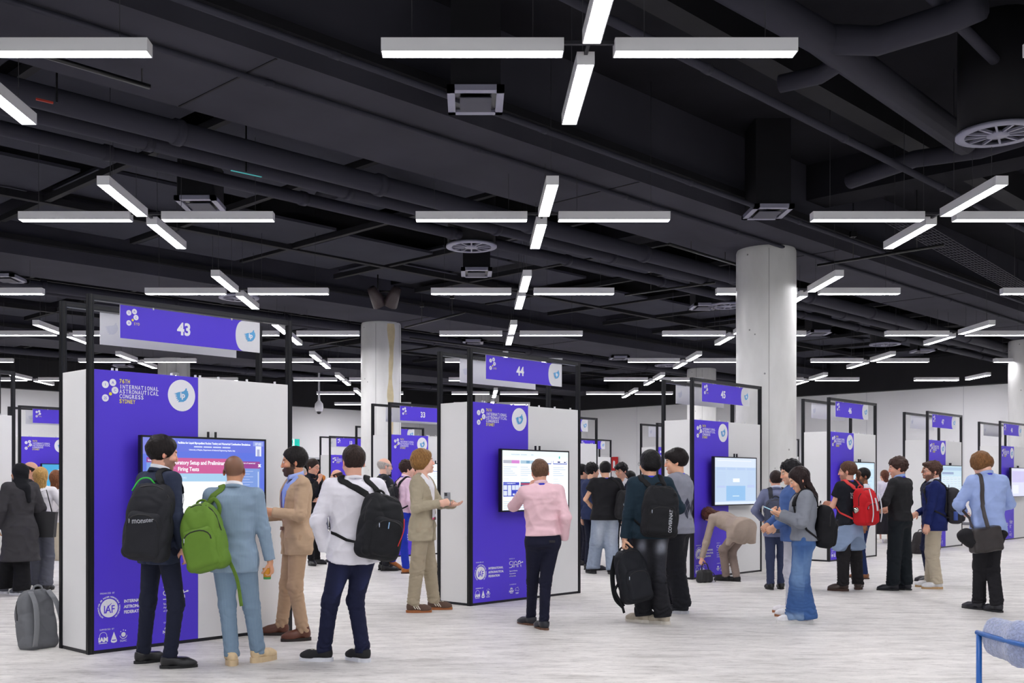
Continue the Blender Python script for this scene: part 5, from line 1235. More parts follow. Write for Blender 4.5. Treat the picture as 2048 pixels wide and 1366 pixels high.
pink = who(1080, 1259, 917, 3, 'person in pink shirt and navy trousers facing the monitor of kiosk 44, hand at chin',
    feet=((1062, 1250, 42), (1088, 1259, 24)), fig=dict(pel=(.03, 0), tilt=-2, head=(4, 6, -4), hands={0: dict(p=(-.100, .150, 1.475), pole=(-1, -.15, -.9), curl=70, dir=(.5, .2, 1), palm=(.6, .5, 0)), 1: dict(p=(.225, .02, .93), pole=(.35, -1, 0))}, sh_w=1.03),
    hair=dict(t=.010, side=-.02, mess=1), haircol=(96, 70, 54), top=dict(col=(228, 190, 198), hem=.985, kind='shirt', ease=.026, amp=.012, sle=.012, fold=.006, yoke=True, loose=True, collarband=False), bottom=dict(col=(20, 22, 42), r=(.098, .062, .050), fold=.004), collar=(230, 194, 202), lanyard=True, hide_hands=(1,), shoes=('dress', (26, 28, 38), (96, 66, 50)))
MB().box((-.03, -.002, -.012), (.03, .002, .012), M(10, 10, 20)).build('pocket_button', pink.root).location = Vector((pink.pel + V3(.08, -.145, -.02)) * pink.k)
# --- left group
hij = who(40, 1190, 925, 45, 'person in black headscarf and long dark grey coat at the left picture edge',
    feet=((8, 1187, 50), (44, 1190, 70)), fig=dict(female=True, head=(25, 0, 0), hands={0: dict(p=(-.27, .10, .92), pole=(-.6, -1, 0)), 1: dict(p=(.12, .22, 1.10), pole=(1, -1, 0))}),
    skin='tan', top=dict(col=(58, 57, 60), hem=.46, kind='coat', ease=.045, amp=.010, sle=.028, sl=(.054, .055, .060), flare=.030, loose=True), bottom=dict(col=(20, 20, 23), r=(.10, .10, .115), hem=.06), hair=None, shoes=('sneaker', (90, 92, 100), (214, 214, 220)))
def hj(P):
    q = hij.iH(P); d = ell(q, (0, -.02, .03), (.092, .112, .105)); d = smax(d, -ell(q, (0, .105, -.012), (.056, .06, .082)), .008)
    d = smin(d, cone(P, hij.H(0, -.03, -.06), hij.T(0, -.02, 1.44), .088, .135), .05); d = smin(d, cone(P, hij.T(.04, -.13, 1.45), hij.T(.05, -.17, 1.27), .05, .03), .04); d = smax(d, -ell(q, (0, .115, -.012), (.052, .06, .080)), .006)
    return d + .002 * np.sin(q[:, 2] * 60 + 3 * np.sin(q[:, 0] * 20))
hij.mesh(hij.root, 'headscarf', hj, fabric((20, 21, 26)), hij.hc - V3(.25, .25, .5), hij.hc + V3(.25, .2, .2), .009)
tote = Still(hij.x, hij.z, 0, 0)
bald1 = who(60, 1163, 922, -70, 'balding person with glasses in black, behind the blonde hair at left', fig=dict(head=(-10, 8, 0)), skin='light', hair=dict(t=.010, ring=True), haircol=(40, 34, 32), top=dict(col=(32, 34, 40)), bottom=dict(col=(30, 30, 34)), glasses=True)
blonde = who(82, 1182, 934, 5, 'person with long blonde hair, white top and grey trousers, next to the headscarf', feet=((74, 1180, 5), (92, 1181, -10)), fig=dict(female=True, hands={0: dict(p=(-.14, .20, 1.08), pole=(-1, -.5, 0)), 1: dict(p=(.14, .2, 1.08), pole=(1, -.5, 0))}),
    skin='fair', hair=dict(t=.014, long=.34, w=.085, side=-.05), haircol=(186, 146, 88), top=dict(col=(234, 232, 236), hem=.95, kind='blouse', ease=.015), bottom=dict(col=(92, 94, 104), r=(.092, .085, .095)), shoes=('dress', (22, 22, 24), (14, 14, 16)))
tb = empty('tote_bag', (atpx(84, 14.3), 14.3, 0)); tag(tb, 'black leather tote bag hanging behind the dark grey coat', 'handbag')
MB().prism([(-.17, .62), (.17, .62), (.20, .96), (-.14, .98)], -.05, .05, M(24, 24, 28, rough=.5), Matrix(((1, 0, 0, 0), (0, 0, -1, 0), (0, 1, 0, .14), (0, 0, 0, 1)))).build('bag_body', tb)
MB().tube([(-.10, 0, 1.10), (-.06, .0, 1.36), (.06, .0, 1.40), (.14, 0, 1.08)], .008, M(24, 24, 28), 6).build('handle', tb)
skirt = who(112, 1172, 940, 20, 'person in pale top and beige skirt, mostly hidden behind kiosk 43', fig=dict(female=True), skin='light', hair=dict(t=.014, long=.30, side=-.05), haircol=(120, 76, 50), top=dict(col=(226, 224, 226), hem=.98, kind='blouse', short=True), bottom=dict(col=(200, 190, 170), skirt=(.40, 1.05, .15, .22), name='skirt'), h=.016)
# --- between kiosks 43 and 44
bsuit = who(624, 1130, 917, -128, 'person with glasses in black suit, hand at chin, between kiosks 43 and 44', fig=dict(head=(12, 12, 0), hands={1: dict(p=(.02, .20, 1.43), pole=(1, .1, -1), curl=70, dir=(-.3, .1, 1), palm=(0, -1, 0)), 0: dict(p=(.08, .25, 1.12), pole=(-1, -.3, -.3))}),
    hair=dict(t=.012), haircol=(44, 32, 28), glasses=True, top=dict(col=(22, 22, 26), hem=.80, open=(1.1, .3, .05, 0), collarband=True), inner=(30, 32, 44), collar=(34, 36, 50), bottom=dict(col=(20, 20, 24)), feet=((634, 1128, -120), (622, 1131, -150)))
grey = who(604, 1090, 934, -60, 'grey-haired person half hidden behind the shoulder of the tan suit', fig=dict(), hair=dict(t=.012), haircol=(176, 166, 156), top=dict(col=(120, 116, 116)), bottom=dict(col=(40, 40, 46)))
beard2 = who(674, 1124, 938, 80, 'balding bearded person looking left, partly hidden by the white shirt', fig=dict(head=(10, 5, 0), hands={0: dict(p=(-.10, .30, 1.18), pole=(-.8, -1, -.4), curl=50)}), hair=dict(t=.008, ring=True), haircol=(70, 50, 42), beard=(.8, (70, 48, 40)), top=dict(col=(206, 206, 214), kind='shirt', hem=.9), bottom=dict(col=(40, 42, 52)))
redh = who(644, 1066, 950, -85, 'person with orange hair in maroon top and long grey skirt, far in the doorway', fig=dict(female=True, hands={0: dict(p=(-.05, .22, 1.0), pole=(-1, -1, 0)), 1: dict(p=(.1, .24, 1.02), pole=(1, -1, 0))}), hair=dict(t=.020, long=.10, side=-.06, frame=True), haircol=(196, 118, 48), top=dict(col=(96, 34, 42), kind='sweater', hem=.95), bottom=dict(col=(112, 116, 128), skirt=(.10, 1.05, .16, .26), name='skirt'))
old = who(768, 1141, 915, -72, 'older person with grey beard and patterned shirt, behind the white shirt', fig=dict(fat=1.12, head=(2, 4, 0)), skin='fair', hair=dict(t=.008, ring=True), haircol=(190, 182, 176), beard=(.6, (200, 192, 186)), glasses=True, top=dict(col=(38, 40, 46), kind='shirt', hem=.88, ease=.03), bottom=dict(col=(32, 32, 38)), lanyard=True)
# pale swirls on the patterned shirt
mb = MB(); pm = M(214, 210, 204); rnd = random.Random(4)
for _ in range(26):
    a = rnd.uniform(0, 6.28); c = old.T(.24 * math.sin(a), .2 * math.cos(a), rnd.uniform(1.15, 1.44)); L_ = []
    for j in range(6): L_.append(c + V3(rnd.uniform(-.03, .03), rnd.uniform(-.03, .03), rnd.uniform(-.03, .03)))
    P, g = snap(old.topf, L_, .002); mb.tube([Vector(p * old.k) for p in P], .0035, pm, 4)
mb.build('shirt_pattern', old.root)
walk = who(806, 1151, 915, -62, 'person in pale pink shirt and bright blue trousers walking with tan shoes', feet=((812, 1147, -75), (782, 1141, -60)), fig=dict(lean=5, drop=.03, head=(-10, 5, 0), foot_up=(0, 28), hands={1: dict(p=(.22, .10, .95), pole=(1, -1, 0)), 0: dict(p=(-.20, .2, 1.0), pole=(-1, -1, 0))}),
    skin='fair', hair=dict(t=.014, curly=True), haircol=(52, 36, 32), top=dict(col=(232, 200, 220), kind='shirt', hem=.98, ease=.022, amp=.009, loose=True), bottom=dict(col=(34, 56, 176), r=(.088, .066, .058)), collar=(236, 206, 224), lanyard=True, shoes=('dress', (176, 104, 48), (60, 36, 24)))
backpack(walk, 'slim black backpack on the person in pale pink shirt', (0, -.14, 1.15), (.28, .14, .44), (26, 27, 32), h=.014)
dark1 = who(832, 1130, 920, -85, 'dark-haired person hidden behind the blond man, only head and shoe visible', fig=dict(), hair=dict(t=.014, curly=True), haircol=(60, 40, 34), top=dict(col=(60, 62, 74)), bottom=dict(col=(34, 34, 40)))
# --- group right of kiosk 44
tee = who(1211, 1149, 922, 8, 'person in black t-shirt and wide pale jeans seen from behind, right of kiosk 44', feet=((1186, 1147, 25), (1226, 1149, 10)), fig=dict(fat=1.18, head=(-6, 10, 0), hands={0: dict(p=(-.16, .2, 1.05), pole=(-1, -.5, -.2)), 1: dict(p=(.16, .2, 1.05), pole=(1, -.5, 0))}),
    skin='asian', hair=dict(t=.012, nape=-.05), haircol=(20, 18, 20), top=dict(col=(24, 24, 28), kind='t_shirt', hem=.86, short=True, ease=.04, sle=.03, amp=.008, loose=True), bottom=dict(col=(138, 150, 168), r=(.112, .105, .105), name='jeans', fold=.007, wear=[(-.1, -1, .7, .07, .25, (172, 182, 196)), (.1, -1, .68, .07, .25, (170, 180, 194))]), lanyard=True, shoes=('sneaker', (26, 26, 30), (30, 30, 34)))
backpack(tee, 'black backpack on one shoulder of the person in black t-shirt', (.20, -.16, 1.10), (.28, .17, .46), (30, 30, 33), rot=(2, -8, 20), straps=(1,), h=.014, loops=(dict(p=[(-.05, .05, -.2), (-.03, .06, -.33), (.03, .05, -.28), (.06, .05, -.2)], flat=(.025, .005), n='dangling_strap'),))
nv2 = who(1183, 1140, 925, -55, 'person in navy jacket just left of the black t-shirt, face turned right', fig=dict(head=(-15, 6, 0), hands={1: dict(p=(.12, .22, 1.05), pole=(1, -1, 0))}), skin='asian', hair=dict(t=.016, curly=True), haircol=(22, 20, 22), top=dict(col=(38, 48, 82)), bottom=dict(col=(22, 26, 44)))
nv3 = who(1164, 1130, 928, -78, 'person in dark navy, half hidden behind the right edge of kiosk 44', fig=dict(), skin='asian', hair=dict(t=.014), haircol=(20, 18, 20), top=dict(col=(28, 36, 70)), bottom=dict(col=(22, 24, 40)))
gl = who(1244, 1131, 925, 150, 'person with glasses smiling toward the left, right of the black t-shirt', fig=dict(head=(-20, 10, 0)), skin='asian', hair=dict(t=.016, fringe=True, curly=True), haircol=(22, 20, 22), glasses=True, top=dict(col=(30, 34, 48), open=(1.1, .3, .05, 0)), inner=(232, 232, 236), bottom=dict(col=(26, 28, 38)))
wsh = who(1259, 1124, 942, 110, 'dark-haired person in white shirt farther behind the glasses', fig=dict(), skin='asian', hair=dict(t=.018, side=-.05), haircol=(20, 18, 20), top=dict(col=(226, 226, 232), kind='shirt'), bottom=dict(col=(30, 32, 40)), shoes=('boot', (170, 120, 40), (60, 44, 24)))
f1 = who(1262, 1062, 954, 170, 'far person with brown hair left of the teal sweater', fig=dict(), hair=dict(t=.012), haircol=(96, 60, 40), top=dict(col=(60, 54, 56)), bottom=dict(col=(40, 40, 48)), h=.03)
f2 = who(1275, 1058, 957, 175, 'farthest tiny person with grey hair beside the teal sweater', fig=dict(), hair=dict(t=.012), haircol=(140, 126, 116), top=dict(col=(90, 84, 86)), bottom=dict(col=(40, 40, 48)), h=.03)
# --- teal and grey pair
teal = who(1300, 1248, 900, 2, 'person in teal sweater with one black backpack on and another in hand', feet=((1287, 1245, 55), (1327, 1248, 48)), fig=dict(head=(28, 2, 0), hands={0: dict(p=(-.265, .0, .86), pole=(-.7, -1, 0), curl=75, palm=(1, 0, 0)), 1: dict(p=(.14, .22, 1.08), pole=(1, -.6, 0))}),
    skin='asian', hair=dict(t=.016, nape=-.085, side=-.05, sides=True), haircol=(20, 18, 20), glasses=True, top=dict(col=(24, 42, 54), kind='sweater', hem=.88, ease=.028, sle=.018, amp=.009), bottom=dict(col=(27, 27, 32), r=(.104, .088, .088), name='jeans', fold=.008, wear=[(-.10, -1, .80, .035, .06, (118, 122, 134)), (.10, -1, .79, .045, .07, (150, 154, 166)), (-.10, -1, .62, .06, .16, (44, 45, 52)), (.11, -1, .60, .06, .16, (46, 47, 54))]), lanyard=True, shoes=('sneaker', (176, 166, 150), (206, 200, 190)))
backpack(teal, 'black backpack with vertical white lettering worn over the teal sweater', (.05, -.15, 1.16), (.36, .21, .52), (20, 21, 25), rot=(2, -4, 0), extra=pack_text('COVERNAT', -.095, .26, -.215, .031, vertical=True, bold=.0015))
st0 = Still(atpx(1256, 10.9), 10.9, 0, 12)
hand0 = Matrix.Rotation(R(2), 3, 'Z') @ Vector((teal.J['wr', 0] + unit(teal.J['wr', 0] - teal.J['el', 0]) * .085) * teal.k); hx, hy, hz = teal.x + hand0.x, teal.z + hand0.y, hand0.z
st0 = Still(hx, hy, 0, 20)
RS_ = rz(200) @ ry(10) @ rx(6); c_h = V3(0, 0, hz - .005) - RS_ @ V3(0, .02, .56 * .46 + .05)
st0.yaw = 0
backpack(st0, 'black backpack carried by its handle beside the jeans of the teal sweater', tuple(c_h), (.34, .20, .56), (24, 26, 32), rot=(6, 10, 20), straps=(), loops=(dict(p=[(-.08, 0, .24), (-.12, -.07, .10), (-.13, -.06, -.10), (-.14, .02, -.24)]), dict(p=[(.10, 0, .24), (.15, -.06, .05), (.19, -.02, -.18), (.14, .02, -.30)]), dict(p=[(.16, .05, -.05), (.21, .05, -.12), (.17, .05, -.26), (.16, .05, -.36)], flat=(.03, .005), n='dangling_strap')))
card = who(1355, 1230, 897, 62, 'person in grey cardigan with dark diamond pattern, face in left profile', feet=((1345, 1222, 80), (1364, 1227, 66)), fig=dict(fat=1.05, head=(18, 6, 0), hands={0: dict(p=(-.08, .24, 1.10), pole=(-1, -1, 0)), 1: dict(p=(.08, .24, 1.10), pole=(1, -1, 0))}),
    skin='asian', hair=dict(t=.019, fringe=True, nape=-.05), haircol=(24, 18, 18), top=dict(col=(138, 140, 152), kind='cardigan', hem=.88, ease=.036, sle=.026, amp=.008), bottom=dict(col=(26, 27, 33), r=(.104, .094, .100), fold=.006), lanyard=True, shoes=('sneaker', (30, 32, 40), (190, 192, 200)))
mb = MB(); dn = M(34, 38, 58, n='argyle')
def diamond(fc, cz, w_, h_):
    n_ = 5; pts = []
    for a in range(n_ + 1):
        for b_ in range(n_ + 1):
            u, v = a / n_, b_ / n_; f_ = R(fc) + (u - v) * w_ / .2; pts.append(card.T(.215 * math.sin(f_), .165 * math.cos(f_), cz + (u + v - 1) * h_))
    P, g = snap(card.topf, pts, .002, 12); mb.add([tuple(p * card.k) for p in P], [(a * (n_ + 1) + b_, (a + 1) * (n_ + 1) + b_, (a + 1) * (n_ + 1) + b_ + 1, a * (n_ + 1) + b_ + 1) for a in range(n_) for b_ in range(n_)], dn, True)
for fc in (-150, 170):
    for dx, dz in ((0, .058), (0, -.058), (-11, 0), (11, 0)): diamond(fc + dx, 1.15 + dz, .035, .054)
mb.build('diamond_pattern', card.root)
# --- bending person and handbag
def coat_(s, P, d):
    q = P - s.pel; a = np.arctan2(q[:, 0], q[:, 1]); z = q[:, 2]; t_ = np.clip((.05 - z) / .30, 0, 1)
    g = ell(q, (.0, -.0, -.04), (.175, .165, .19)) + (.012 * np.sin(a * 5 + z * 12)) * t_
    g2 = cone(P, s.pel + V3(.13, -.06, -.02), s.pel + V3(.20, -.05, -.30), .085, .045); g = smin(g, g2, .06)
    g = smin(g, cone(P, s.pel + V3(-.14, .04, -.02), s.pel + V3(-.20, .10, -.24), .07, .04), .06)
    g = smax(g, (-.25 + .05 * np.sin(a + .8)) - z, .01)
    return smin(d, g, .16)
bend = who(1472, 1163, 0, 32, 'person in light brown coat bending down to a black bag in front of kiosk 45', h_=1.68, feet=((1452, 1162, 55), (1473, 1163, 40)), fig=dict(female=True, pel=(.02, -.10), drop=.10, lean=72, head=(30, 78, 0), hands={0: dict(p=(-.30, .50, .25), t=False, pole=(-.3, 0, 1), curl=60), 1: dict(p=(.28, .06, .70), t=False, pole=(1, .2, 1))}),
    skin='light', hair=dict(t=.016, long=.16, w=.075, side=-.06, curly=True, front=.1), haircol=(84, 50, 38), top=dict(col=(166, 150, 138), kind='coat', hem=.90, ease=.03, amp=.008, flare=.02, extra=coat_), bottom=dict(col=(134, 118, 110), r=(.088, .068, .058), hem=.06), shoes=('heel', (20, 18, 20), (16, 16, 18)), h=.012)
hb = empty('handbag', (atpx(1408, 15.95), 15.9, 0), R(35)); tag(hb, 'small black handbag on the floor in front of kiosk 45', 'handbag')
def hbf(P): q = P.copy(); q[:, 0] /= (1 - .25 * np.clip(q[:, 2] / .2, 0, 1)); return rbox(q, (0, 0, .095), (.15, .07, .095), .05) + .003 * np.sin(q[:, 0] * 60)
V, Q = nets(hbf, (-.2, -.12, -.02), (.2, .12, .24), .01); link('bag_body', np_mesh('bag_body', V, Q, M(20, 19, 22, rough=.45)), hb)
MB().tube(spline([(-.08, 0, .17), (-.05, 0, .27), (.04, 0, .28), (.09, 0, .17)], 5), .008, M(20, 19, 22, rough=.45), 8).build('handle', hb)
MB().tube(spline([(.12, 0, .15), (.22, .02, .12), (.26, .02, .01), (.18, -.04, .01)], 5), .006, M(20, 19, 22, rough=.45), 6).build('shoulder_strap', hb)
# --- right of kiosk 45
gb = who(1552, 1181, 940, -4, 'person in grey-blue blazer with a grey and black backpack in front of the large column', feet=((1541, 1179, 4), (1562, 1178, -8)), fig=dict(hands={0: dict(p=(-.16, .2, 1.05), pole=(-1, -.7, 0)), 1: dict(p=(.16, .2, 1.05), pole=(1, -.7, 0))}), hair=dict(t=.010), haircol=(46, 34, 32), top=dict(col=(112, 118, 148), hem=.80, collarband=True), bottom=dict(col=(52, 60, 88)), collar=(210, 214, 230))
backpack(gb, 'grey and black backpack with a pale stripe on the grey-blue blazer', (-.04, -.15, 1.12), (.34, .20, .50), (64, 68, 86), dcol=(50, 52, 60), h=.012, loops=(dict(p=[(.07, .255, .05), (.0, .26, -.03), (-.07, .255, -.14)], flat=(.010, .005), m=M(226, 228, 232), n='pale_stripe'), dict(p=[(.05, .268, -.16), (.11, .262, -.16)], flat=(.03, .004), m=M(206, 208, 214), n='label_patch')))
dm = who(1586, 1233, 919, 82, 'dark-haired person in denim shirt and pale trousers hidden behind the phone user', feet=((1580, 1225, 86), (1586, 1233, 84)), fig=dict(head=(6, 14, 0), hands={0: dict(p=(-.14, .22, 1.03), pole=(-1, -1, 0)), 1: dict(p=(.0, .28, 1.04), pole=(1, -1, 0))}), skin='asian', hair=dict(t=.018, tuft=True, curly=True), haircol=(24, 22, 26), top=dict(col=(76, 104, 160), kind='shirt', hem=.86, ease=.03, loose=True), bottom=dict(col=(196, 196, 206), r=(.088, .062, .052)), shoes=('striped', (226, 224, 226), (156, 100, 66)), h=.012)
phw = who(1606, 1249, 932, 80, 'person with long dark hair in grey sweater and wide blue jeans looking at a phone', feet=((1590, 1246, 84), (1614, 1247, 76)), fig=dict(female=True, head=(4, 26, 0), hands={0: dict(p=(-.10, .25, 1.25), pole=(-.7, -.8, -.7), curl=45, palm=(.3, -.5, 1)), 1: dict(p=(.05, .27, 1.24), pole=(.8, -.8, -.7), curl=45, palm=(-.3, -.5, 1))}),
    skin='asian', hair=dict(t=.015, long=.24, w=.080, front=.24, side=-.05), haircol=(38, 26, 26), top=dict(col=(126, 130, 140), kind='sweater', hem=.95, ease=.034, sle=.026, amp=.007), bottom=dict(col=(58, 90, 142), r=(.104, .102, .112), name='jeans', hem=.05, fold=.006, wear=[(-.09, 1, .62, .07, .22, (104, 134, 176)), (-.12, -1, .66, .06, .25, (92, 122, 166)), (0, 1, .08, .3, .04, (120, 146, 182))]), shoes=('sneaker', (226, 226, 228), (216, 214, 212)))
w_, f_, n_, d_ = phw.hand_frame(0); pc = (phw.J['wr', 0] * .5 + phw.J['wr', 1] * .5 + V3(0, .10, .055)) * phw.k
ph = empty('smartphone', Vector((phw.x, phw.z, 0)) + Matrix.Rotation(R(80), 3, 'Z') @ Vector(pc), R(80)); tag(ph, 'pale blue smartphone in the hands of the person with wide blue jeans', 'phone')
MB().box((-.036, -.075, -.004), (.036, .075, .004), M(150, 205, 226, rough=.4), Matrix.Rotation(R(24), 4, 'X'), bev=.003).build('case', ph); MB().box((-.032, -.070, .0045), (.032, .070, .0055), em(210, 226, 240, .9), Matrix.Rotation(R(24), 4, 'X')).build('screen', ph)
backpack(phw, 'soft black backpack on the back of the grey sweater', (.02, -.145, 1.12), (.30, .20, .48), (22, 22, 26), rot=(-6, 0, 0), taper=.3, puff=1.6, straps=(-1, 1), h=.011)
redp = who(1697, 1184, 922, 28, 'person with brown ponytail in black t-shirt wearing a red backpack', feet=((1686, 1182, 66), (1716, 1179, -30)), fig=dict(head=(34, 4, 0), hands={0: dict(p=(.04, .22, 1.16), pole=(-1, -.2, -.6)), 1: dict(p=(-.06, .24, 1.20), pole=(1, -.2, -.6))}), hair=dict(t=.012, pony=True, side=-.02), haircol=(84, 58, 44), beard=(.5, (100, 70, 52)), glasses=True, top=dict(col=(24, 26, 34), kind='t_shirt', short=True, hem=.92, ease=.024, sle=.018), bottom=dict(col=(34, 32, 35), r=(.104, .086, .074), fold=.007), lanyard=True, shoes=('boot', (58, 44, 40), (60, 36, 26)), h=.012)
def wst(P):
    q = redp.iP(P); a = np.arctan2(q[:, 0], q[:, 1]); z = q[:, 2]; t_ = np.clip((.99 - z) / .34, 0, 1); r_ = .165 + .055 * t_ + .012 * t_ * np.sin(a * 6 + z * 14); d = (np.sqrt((q[:, 0] / 1.1) ** 2 + (q[:, 1] / .92) ** 2) - r_) * .85
    return smax(smax(d, z - 1.0, .01), (.66 + .10 * np.cos(a * 2)) - z, .01)
redp.mesh(redp.root, 'tied_shirt', wst, fabric((132, 150, 178)), redp.pel - V3(.35, .35, .45), redp.pel + V3(.35, .35, .15), .013)
v_, f__ = text_geo('IS', .10, .002, 'CENTER'); mb = MB(); P, g = snap(redp.topf, [redp.T(-.09 - p[0] * -1, -.2, 1.28 + p[1]) for p in v_], .002); mb.add([tuple(p * redp.k) for p in P], f__, INK); mb.build('shirt_print', redp.root)
wg = M(206, 208, 214)
backpack(redp, 'red hiking backpack with white straps', (.05, -.14, 1.17), (.32, .22, .50), (190, 24, 34), dcol=(200, 60, 60), taper=.15, puff=1.5, h=.012, loops=(dict(p=[(.08, .24, .24), (.08, .29, .08), (.08, .31, -.08), (.08, .29, -.2)], flat=(.020, .006), m=wg, n='compression_strap'), dict(p=[(-.08, .24, .24), (-.08, .29, .08), (-.08, .31, -.08), (-.08, .29, -.2)], flat=(.020, .006), m=wg, n='compression_strap'), dict(p=[(.0, .27, .12), (.0, .30, .02), (.0, .31, -.05)], flat=(.03, .012), m=wg, n='compression_strap')))
mug = empty('metal_mug', Vector((redp.x, redp.z, 0)) + Matrix.Rotation(R(28), 3, 'Z') @ Vector(redp.T(-.14, -.22, 1.12) * redp.k)); tag(mug, 'steel mug clipped to the left side of the red backpack', 'mug'); mug.rotation_euler = (0, R(80), 0)
MB().lathe([(0, 0), (.04, 0), (.042, .08), (.038, .08), (.037, .005), (0, .005)], M(190, 190, 180, rough=.2, metal=.9), 18).build('mug_body', mug)
wh2 = who(1727, 1157, 935, 78, 'person in white shirt and navy trousers beyond the red backpack', fig=dict(head=(20, 4, 0)), skin='brown', hair=dict(t=.012), haircol=(22, 18, 20), beard=(.6, (40, 28, 26)), top=dict(col=(226, 226, 234), kind='shirt', hem=.96, ease=.02, loose=True), bottom=dict(col=(30, 46, 90)), lanyard=True, shoes=('dress', (140, 92, 60), (60, 40, 30)))
wt = who(1769, 1086, 940, 10, 'distant person in white top and long black skirt between kiosks 46 and 47', fig=dict(female=True), hair=dict(t=.014, long=.10, side=-.05), haircol=(100, 62, 44), top=dict(col=(230, 228, 232), kind='blouse', hem=.98), bottom=dict(col=(34, 32, 36), skirt=(.22, 1.05, .15, .24), name='skirt'), shoes=('sneaker', (230, 226, 222), (220, 216, 210)))
bs = who(1799, 1183, 914, 38, 'curly-haired person in black jacket and dark trousers, back turned, head in left profile', feet=((1786, 1181, 72), (1812, 1180, 50)), fig=dict(head=(36, 10, 0), hands={0: dict(p=(-.14, .22, 1.14), pole=(-1, -.8, -.2)), 1: dict(p=(.12, .22, 1.10), pole=(1, -.8, 0))}), hair=dict(t=.020, curly=True, mess=1.5), haircol=(60, 42, 36), top=dict(col=(30, 30, 33), hem=.94, flare=.004, ease=.022, kind='jacket', amp=.007), collar=(150, 176, 226), bottom=dict(col=(22, 28, 34), r=(.102, .088, .086), fold=.006), lanyard=True, shoes=('dress', (26, 28, 38), (18, 18, 22)), h=.012)
nv4 = who(1862, 1164, 921, 80, 'person in dark navy suit hidden behind the navy blazer', fig=dict(), skin='brown', hair=dict(t=.010), haircol=(26, 22, 24), top=dict(col=(30, 34, 58)), bottom=dict(col=(26, 30, 58)), shoes=('dress', (30, 26, 34), (20, 20, 24)))
backpack(nv4, 'dark bag between the black jacket and the navy blazer', (.05, -.14, 1.18), (.30, .16, .46), (34, 34, 38), h=.016)
nb = who(1868, 1178, 922, 68, 'person with glasses in navy blazer and beige chinos, white sneakers', feet=((1860, 1174, 84), (1874, 1178, 80)), fig=dict(fat=1.06, head=(14, 6, 0), hands={0: dict(p=(-.25, .10, .90), pole=(-.6, -1, 0), curl=35), 1: dict(p=(.1, .22, 1.05), pole=(1, -1, 0))}), hair=dict(t=.015, quiff=True, curly=True), haircol=(72, 50, 42), beard=(.85, (88, 58, 46)), glasses=True, top=dict(col=(24, 36, 92), hem=.82, ease=.030, flare=.016, open=(1.08, .3, .1, 0), collarband=True, boxy=2.4), inner=(226, 228, 236), collar=(226, 228, 236), bottom=dict(col=(192, 180, 158), r=(.104, .084, .074), fold=.006), lanyard=True, shoes=('sneaker', (226, 226, 228), (196, 160, 116)), h=.012)
backpack(nb, 'dark grey backpack with a blue bottle on the navy blazer', (.02, -.17, 1.17), (.32, .20, .50), (46, 45, 50), rot=(0, 0, 0), h=.012, loops=(dict(p=[(.17, .10, -.20), (.18, .10, -.08)], flat=(.06, .06), m=M(60, 84, 160), n='bottle'),))
lb = who(1976, 1223, 0, 6, 'person in light blue shirt with head bowed, carrying a black shoulder bag', h_=1.86, feet=((1958, 1219, 34), (1994, 1224, 18)), fig=dict(head=(14, 40, -6), lean=3, hands={0: dict(p=(-.12, .28, 1.12), pole=(-1, -.4, -.5)), 1: dict(p=(.14, .26, 1.12), pole=(1, -.5, -.3))}), skin='fair', hair=dict(t=.020, sides=True, side=-.045, nape=-.07, mess=1.4), haircol=(122, 84, 50), top=dict(col=(158, 178, 226), kind='shirt', hem=.865, ease=.030, amp=.011, sle=.016, fold=.006, flare=.008, yoke=True, loose=True), bottom=dict(col=(30, 29, 33), r=(.092, .070, .070), fold=.005), collar=(162, 182, 230), lanyard=True, shoes=('dress', (28, 28, 36), (20, 20, 24)))
sb = empty('shoulder_bag', (lb.x, lb.z, 0), R(6)); tag(sb, 'black leather shoulder bag with a coat over it on the light blue shirt', 'bag')
def sbf(P): q = P - lb.T(-.155, -.19, .80); q = q @ (ry(-8)); return rbox(q, (0, 0, 0), (.17, .075, .135), .03) + .003 * np.sin(q[:, 0] * 30 + 2 * np.sin(q[:, 2] * 20))
c_ = lb.T(-.155, -.19, .80); V, Q = nets(sbf, c_ - .25, c_ + .25, .010); link('bag_body', np_mesh('bag_body', V * lb.k, Q, M(42, 36, 36, rough=.4, noise=.15, nscale=20)), sb)
def cof(P): q = P - lb.T(-.30, -.17, .80); q = q @ ry(-62); d = rbox(q, (0, 0, 0), (.085, .085, .16), .075) + .006 * np.sin(q[:, 2] * 34 + 2 * np.sin(q[:, 0] * 26)); q2 = P - lb.T(.03, -.15, .78); return smin(d, rbox(q2 @ ry(34), (0, 0, 0), (.045, .04, .13), .035) + .006 * np.sin(q2[:, 2] * 40), .02)
c_ = lb.T(-.2, -.16, .78); V, Q = nets(cof, c_ - V3(.4, .25, .35), c_ + V3(.4, .25, .35), .012); o = link('folded_coat', np_mesh('folded_coat', V * lb.k, Q, fabric((30, 29, 32))), sb)
P = spline([lb.T(-.155, -.25, .92), lb.T(-.150, -.16, 1.2), lb.T(-.130, -.12, 1.40), lb.T(-.11, -.04, 1.51), lb.T(-.12, .08, 1.44), lb.T(-.2, .14, 1.2), lb.T(-.27, -.02, .98), lb.T(-.28, -.17, .92)], 6)
Ps, g = snap(lb.topf, P, .006); dd = lb.topf(P); w8 = np.clip((.10 - dd) / .05, 0, 1)[:, None]; P = P * (1 - w8) + Ps * w8
mb = MB(); mb.tube([Vector(p * lb.k) for p in P], .01, M(48, 40, 40, rough=.5), 8, flat=(.045, .006), up=[Vector(v) for v in g]); mb.build('shoulder_strap', sb)
